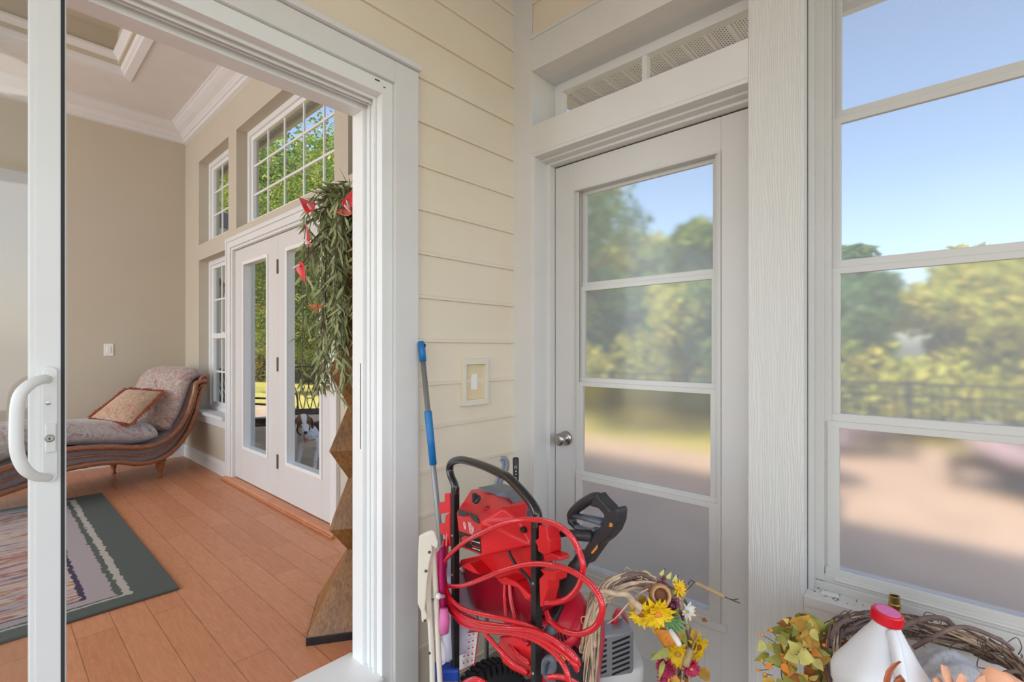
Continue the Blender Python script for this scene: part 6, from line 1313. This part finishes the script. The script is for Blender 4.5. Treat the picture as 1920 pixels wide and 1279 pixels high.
m.build('leaf_stems', 'stem', w2)
rnl = random.Random(41)
for k in range(22):
    x, y = 330+rnl.gauss(0, 95), 640+rnl.gauss(0, 120)
    leafspray([lf(x, y, rnl.uniform(-1, 1), rnl.uniform(-1, 1), rnl.uniform(.020, .034), rnl.uniform(.012, .022), rnl.uniform(.1, .6), 1.05)], rnl.choice(('leaf_olive', 'leaf_gold', 'leaf_pale', 'petal_orange')), w2)
m = MB(); rn = random.Random(77)
for k in range(26): q = T(330+rn.gauss(0, 90), 650+rn.gauss(0, 110), 1.09); m.petal(q, V(rn.uniform(-1, 1), rn.uniform(-1, 1), rn.uniform(-1, 1)), NF, .04, .022, .2, -.1, .55, 5)
m.build('inner_leaves', 'leaf_olive', w2, smooth=True)
# brass hose end on the sill
c = pX(1677, 1146, XB+.03); c.z = .577; t = thing('hose_nozzle', c, 'small brass hose nozzle standing on the window sill behind the red cap', 'nozzle')
hn = CH-(1117-HZ)*(c.x*CS+c.y*SN)/FPX-.577
m = MB(); m.lathe([(0, 0), (.014, 0), (.0145, hn*.30), (.012, hn*.36), (.012, hn*.42), (.0138, hn*.44), (.0138, hn*.60), (.0120, hn*.64), (.0120, hn*.95), (.0125, hn), (.0095, hn), (.009, hn*.7), (0, hn*.7)], c, n=28); m.build('nozzle_body', 'brass', t, smooth=False, bevel=.0006)
# paper scrap and dirt on the sill
q = pX(1550, 1119, XB+.045); sc_ = MB(); sc_.prism([V(q.x-.012, q.y+.014, .577), V(q.x+.012, q.y+.012, .577), V(q.x+.014, q.y-.028, .577), V(q.x-.008, q.y-.030, .577)], V(0, 0, .002)); tag(sc_.build('paint_chip', 'white', solid=0), 'curled white paint chip lying at the end of the window sill', 'paint chip')
rn = random.Random(6); m = MB()
for k in range(26): m.ball(V(XB+.02+rn.random()*.06, PR-.012-abs(rn.gauss(0, .06)), .577), rn.uniform(.0008, .0024), 6, (1.4, 1, .5))
tag(m.build('dirt', 'stem'), 'specks of dirt on the window sill beside the woodgrain post', 'dirt', kind='stuff')
# grey knitted sleeve and silk petals in front of the twig wreath
kc_ = S_(1330, 720, .96); t = thing('knitted_bundle', (kc_.x, kc_.y, .4905), 'grey ribbed knitted bundle lying to the right of the jug', 'knitwear')
m = MB(); rg = []; zk = CH-(1228-HZ)*.96/FPX
for i in range(15):
    u = i/14; hgt = (zk-.4905)*(.55+.45*math.sin(math.pi*(u*.8+.1))); rr = .050*(.75+.35*math.sin(math.pi*u)); cc = V(kc_.x, kc_.y, .4905)+R_*(-.055+.16*u)+FWD*(.02*u)
    rg.append([cc+FWD*rr*math.cos(q)*(1+.05*math.cos(12*q))+V(0, 0, max(0, hgt*.5+hgt*.5*math.sin(q)*(1+.05*math.cos(12*q)))) for q in [2*math.pi*k/52 for k in range(52)]])
m.loft(rg); m.build('knit_body', 'knit', t, smooth=True)
t = thing('silk_flower', (pD(1780, 1280, .86).x, pD(1780, 1280, .86).y, .4905), 'peach silk flower with long petals in front of the knitted bundle', 'artificial flower')
m = MB(); fcn = pD(1800, 1330, .84)
for px, py, L, W in ((1764, 1247, .09, .022), (1800, 1262, .08, .022), (1750, 1274, .07, .024), (1895, 1268, .10, .050), (1846, 1266, .06, .012), (1925, 1285, .10, .05)):
    e = pD(px, py, .83); d = fcn-e; m.petal(e, d, NF+UPV, d.length, W, .18, .08, .42, 8)
m.build('petals', 'petal_peach', t, smooth=True, solid=.001)
m = MB(); m.tube([fcn, V(fcn.x, fcn.y, .4905)], .003, 6); m.build('stem', 'stem', t)
t = thing('fallen_petal', (pD(1668, 1280, .80).x, pD(1668, 1280, .80).y, .4905), 'curled copper petal standing in front of the jug', 'petal')
m = MB(); rg = []
for (px, py, hw_) in ((1662, 1300, 5), (1663, 1275, 6), (1668, 1258, 6), (1678, 1246, 5), (1688, 1240, 2)): rg.append([pD(px-hw_, py, .80), pD(px, py, .806), pD(px+hw_, py+1, .80)])
m.loft(rg, closed=False, cap=False)
rg = []
for (px, py, hw_) in ((1672, 1290, 8), (1680, 1275, 10), (1688, 1270, 10), (1697, 1278, 4)): rg.append([pD(px, py-hw_*.5, .80), pD(px, py, .79), pD(px, py+hw_, .80)])
m.loft(rg, closed=False, cap=False); m.tube([pD(1662, 1300, .80), V(pD(1662, 1300, .80).x, pD(1662, 1300, .80).y, .4905)], .002, 5); m.build('petal', 'petal_copper', t, smooth=True, solid=.0012)

# ------------------------------------------------------------------ ceiling fan lamp over the porch, seen as a reflection in the sliding glass
t = thing('ceiling_lamp', (.06, -.36, 2.8), 'round opal ceiling lamp reflected in the sliding door glass', 'lamp')
m = MB(); m.lathe([(0, 0), (.07, 0), (.07, -.03), (.02, -.05), (.02, -.12), (.10, -.15), (.10, -.18), (0, -.18)], (.06, -.36, 2.8), n=28); m.build('mount', 'white', t, smooth=False)
m = MB(); m.lathe([(.10, -.18), (.14, -.20), (.15, -.235), (.12, -.275), (.06, -.30), (0, -.305)], (.06, -.36, 2.8), n=32); m.build('lamp_shade', 'lamp_glass', t, smooth=True)
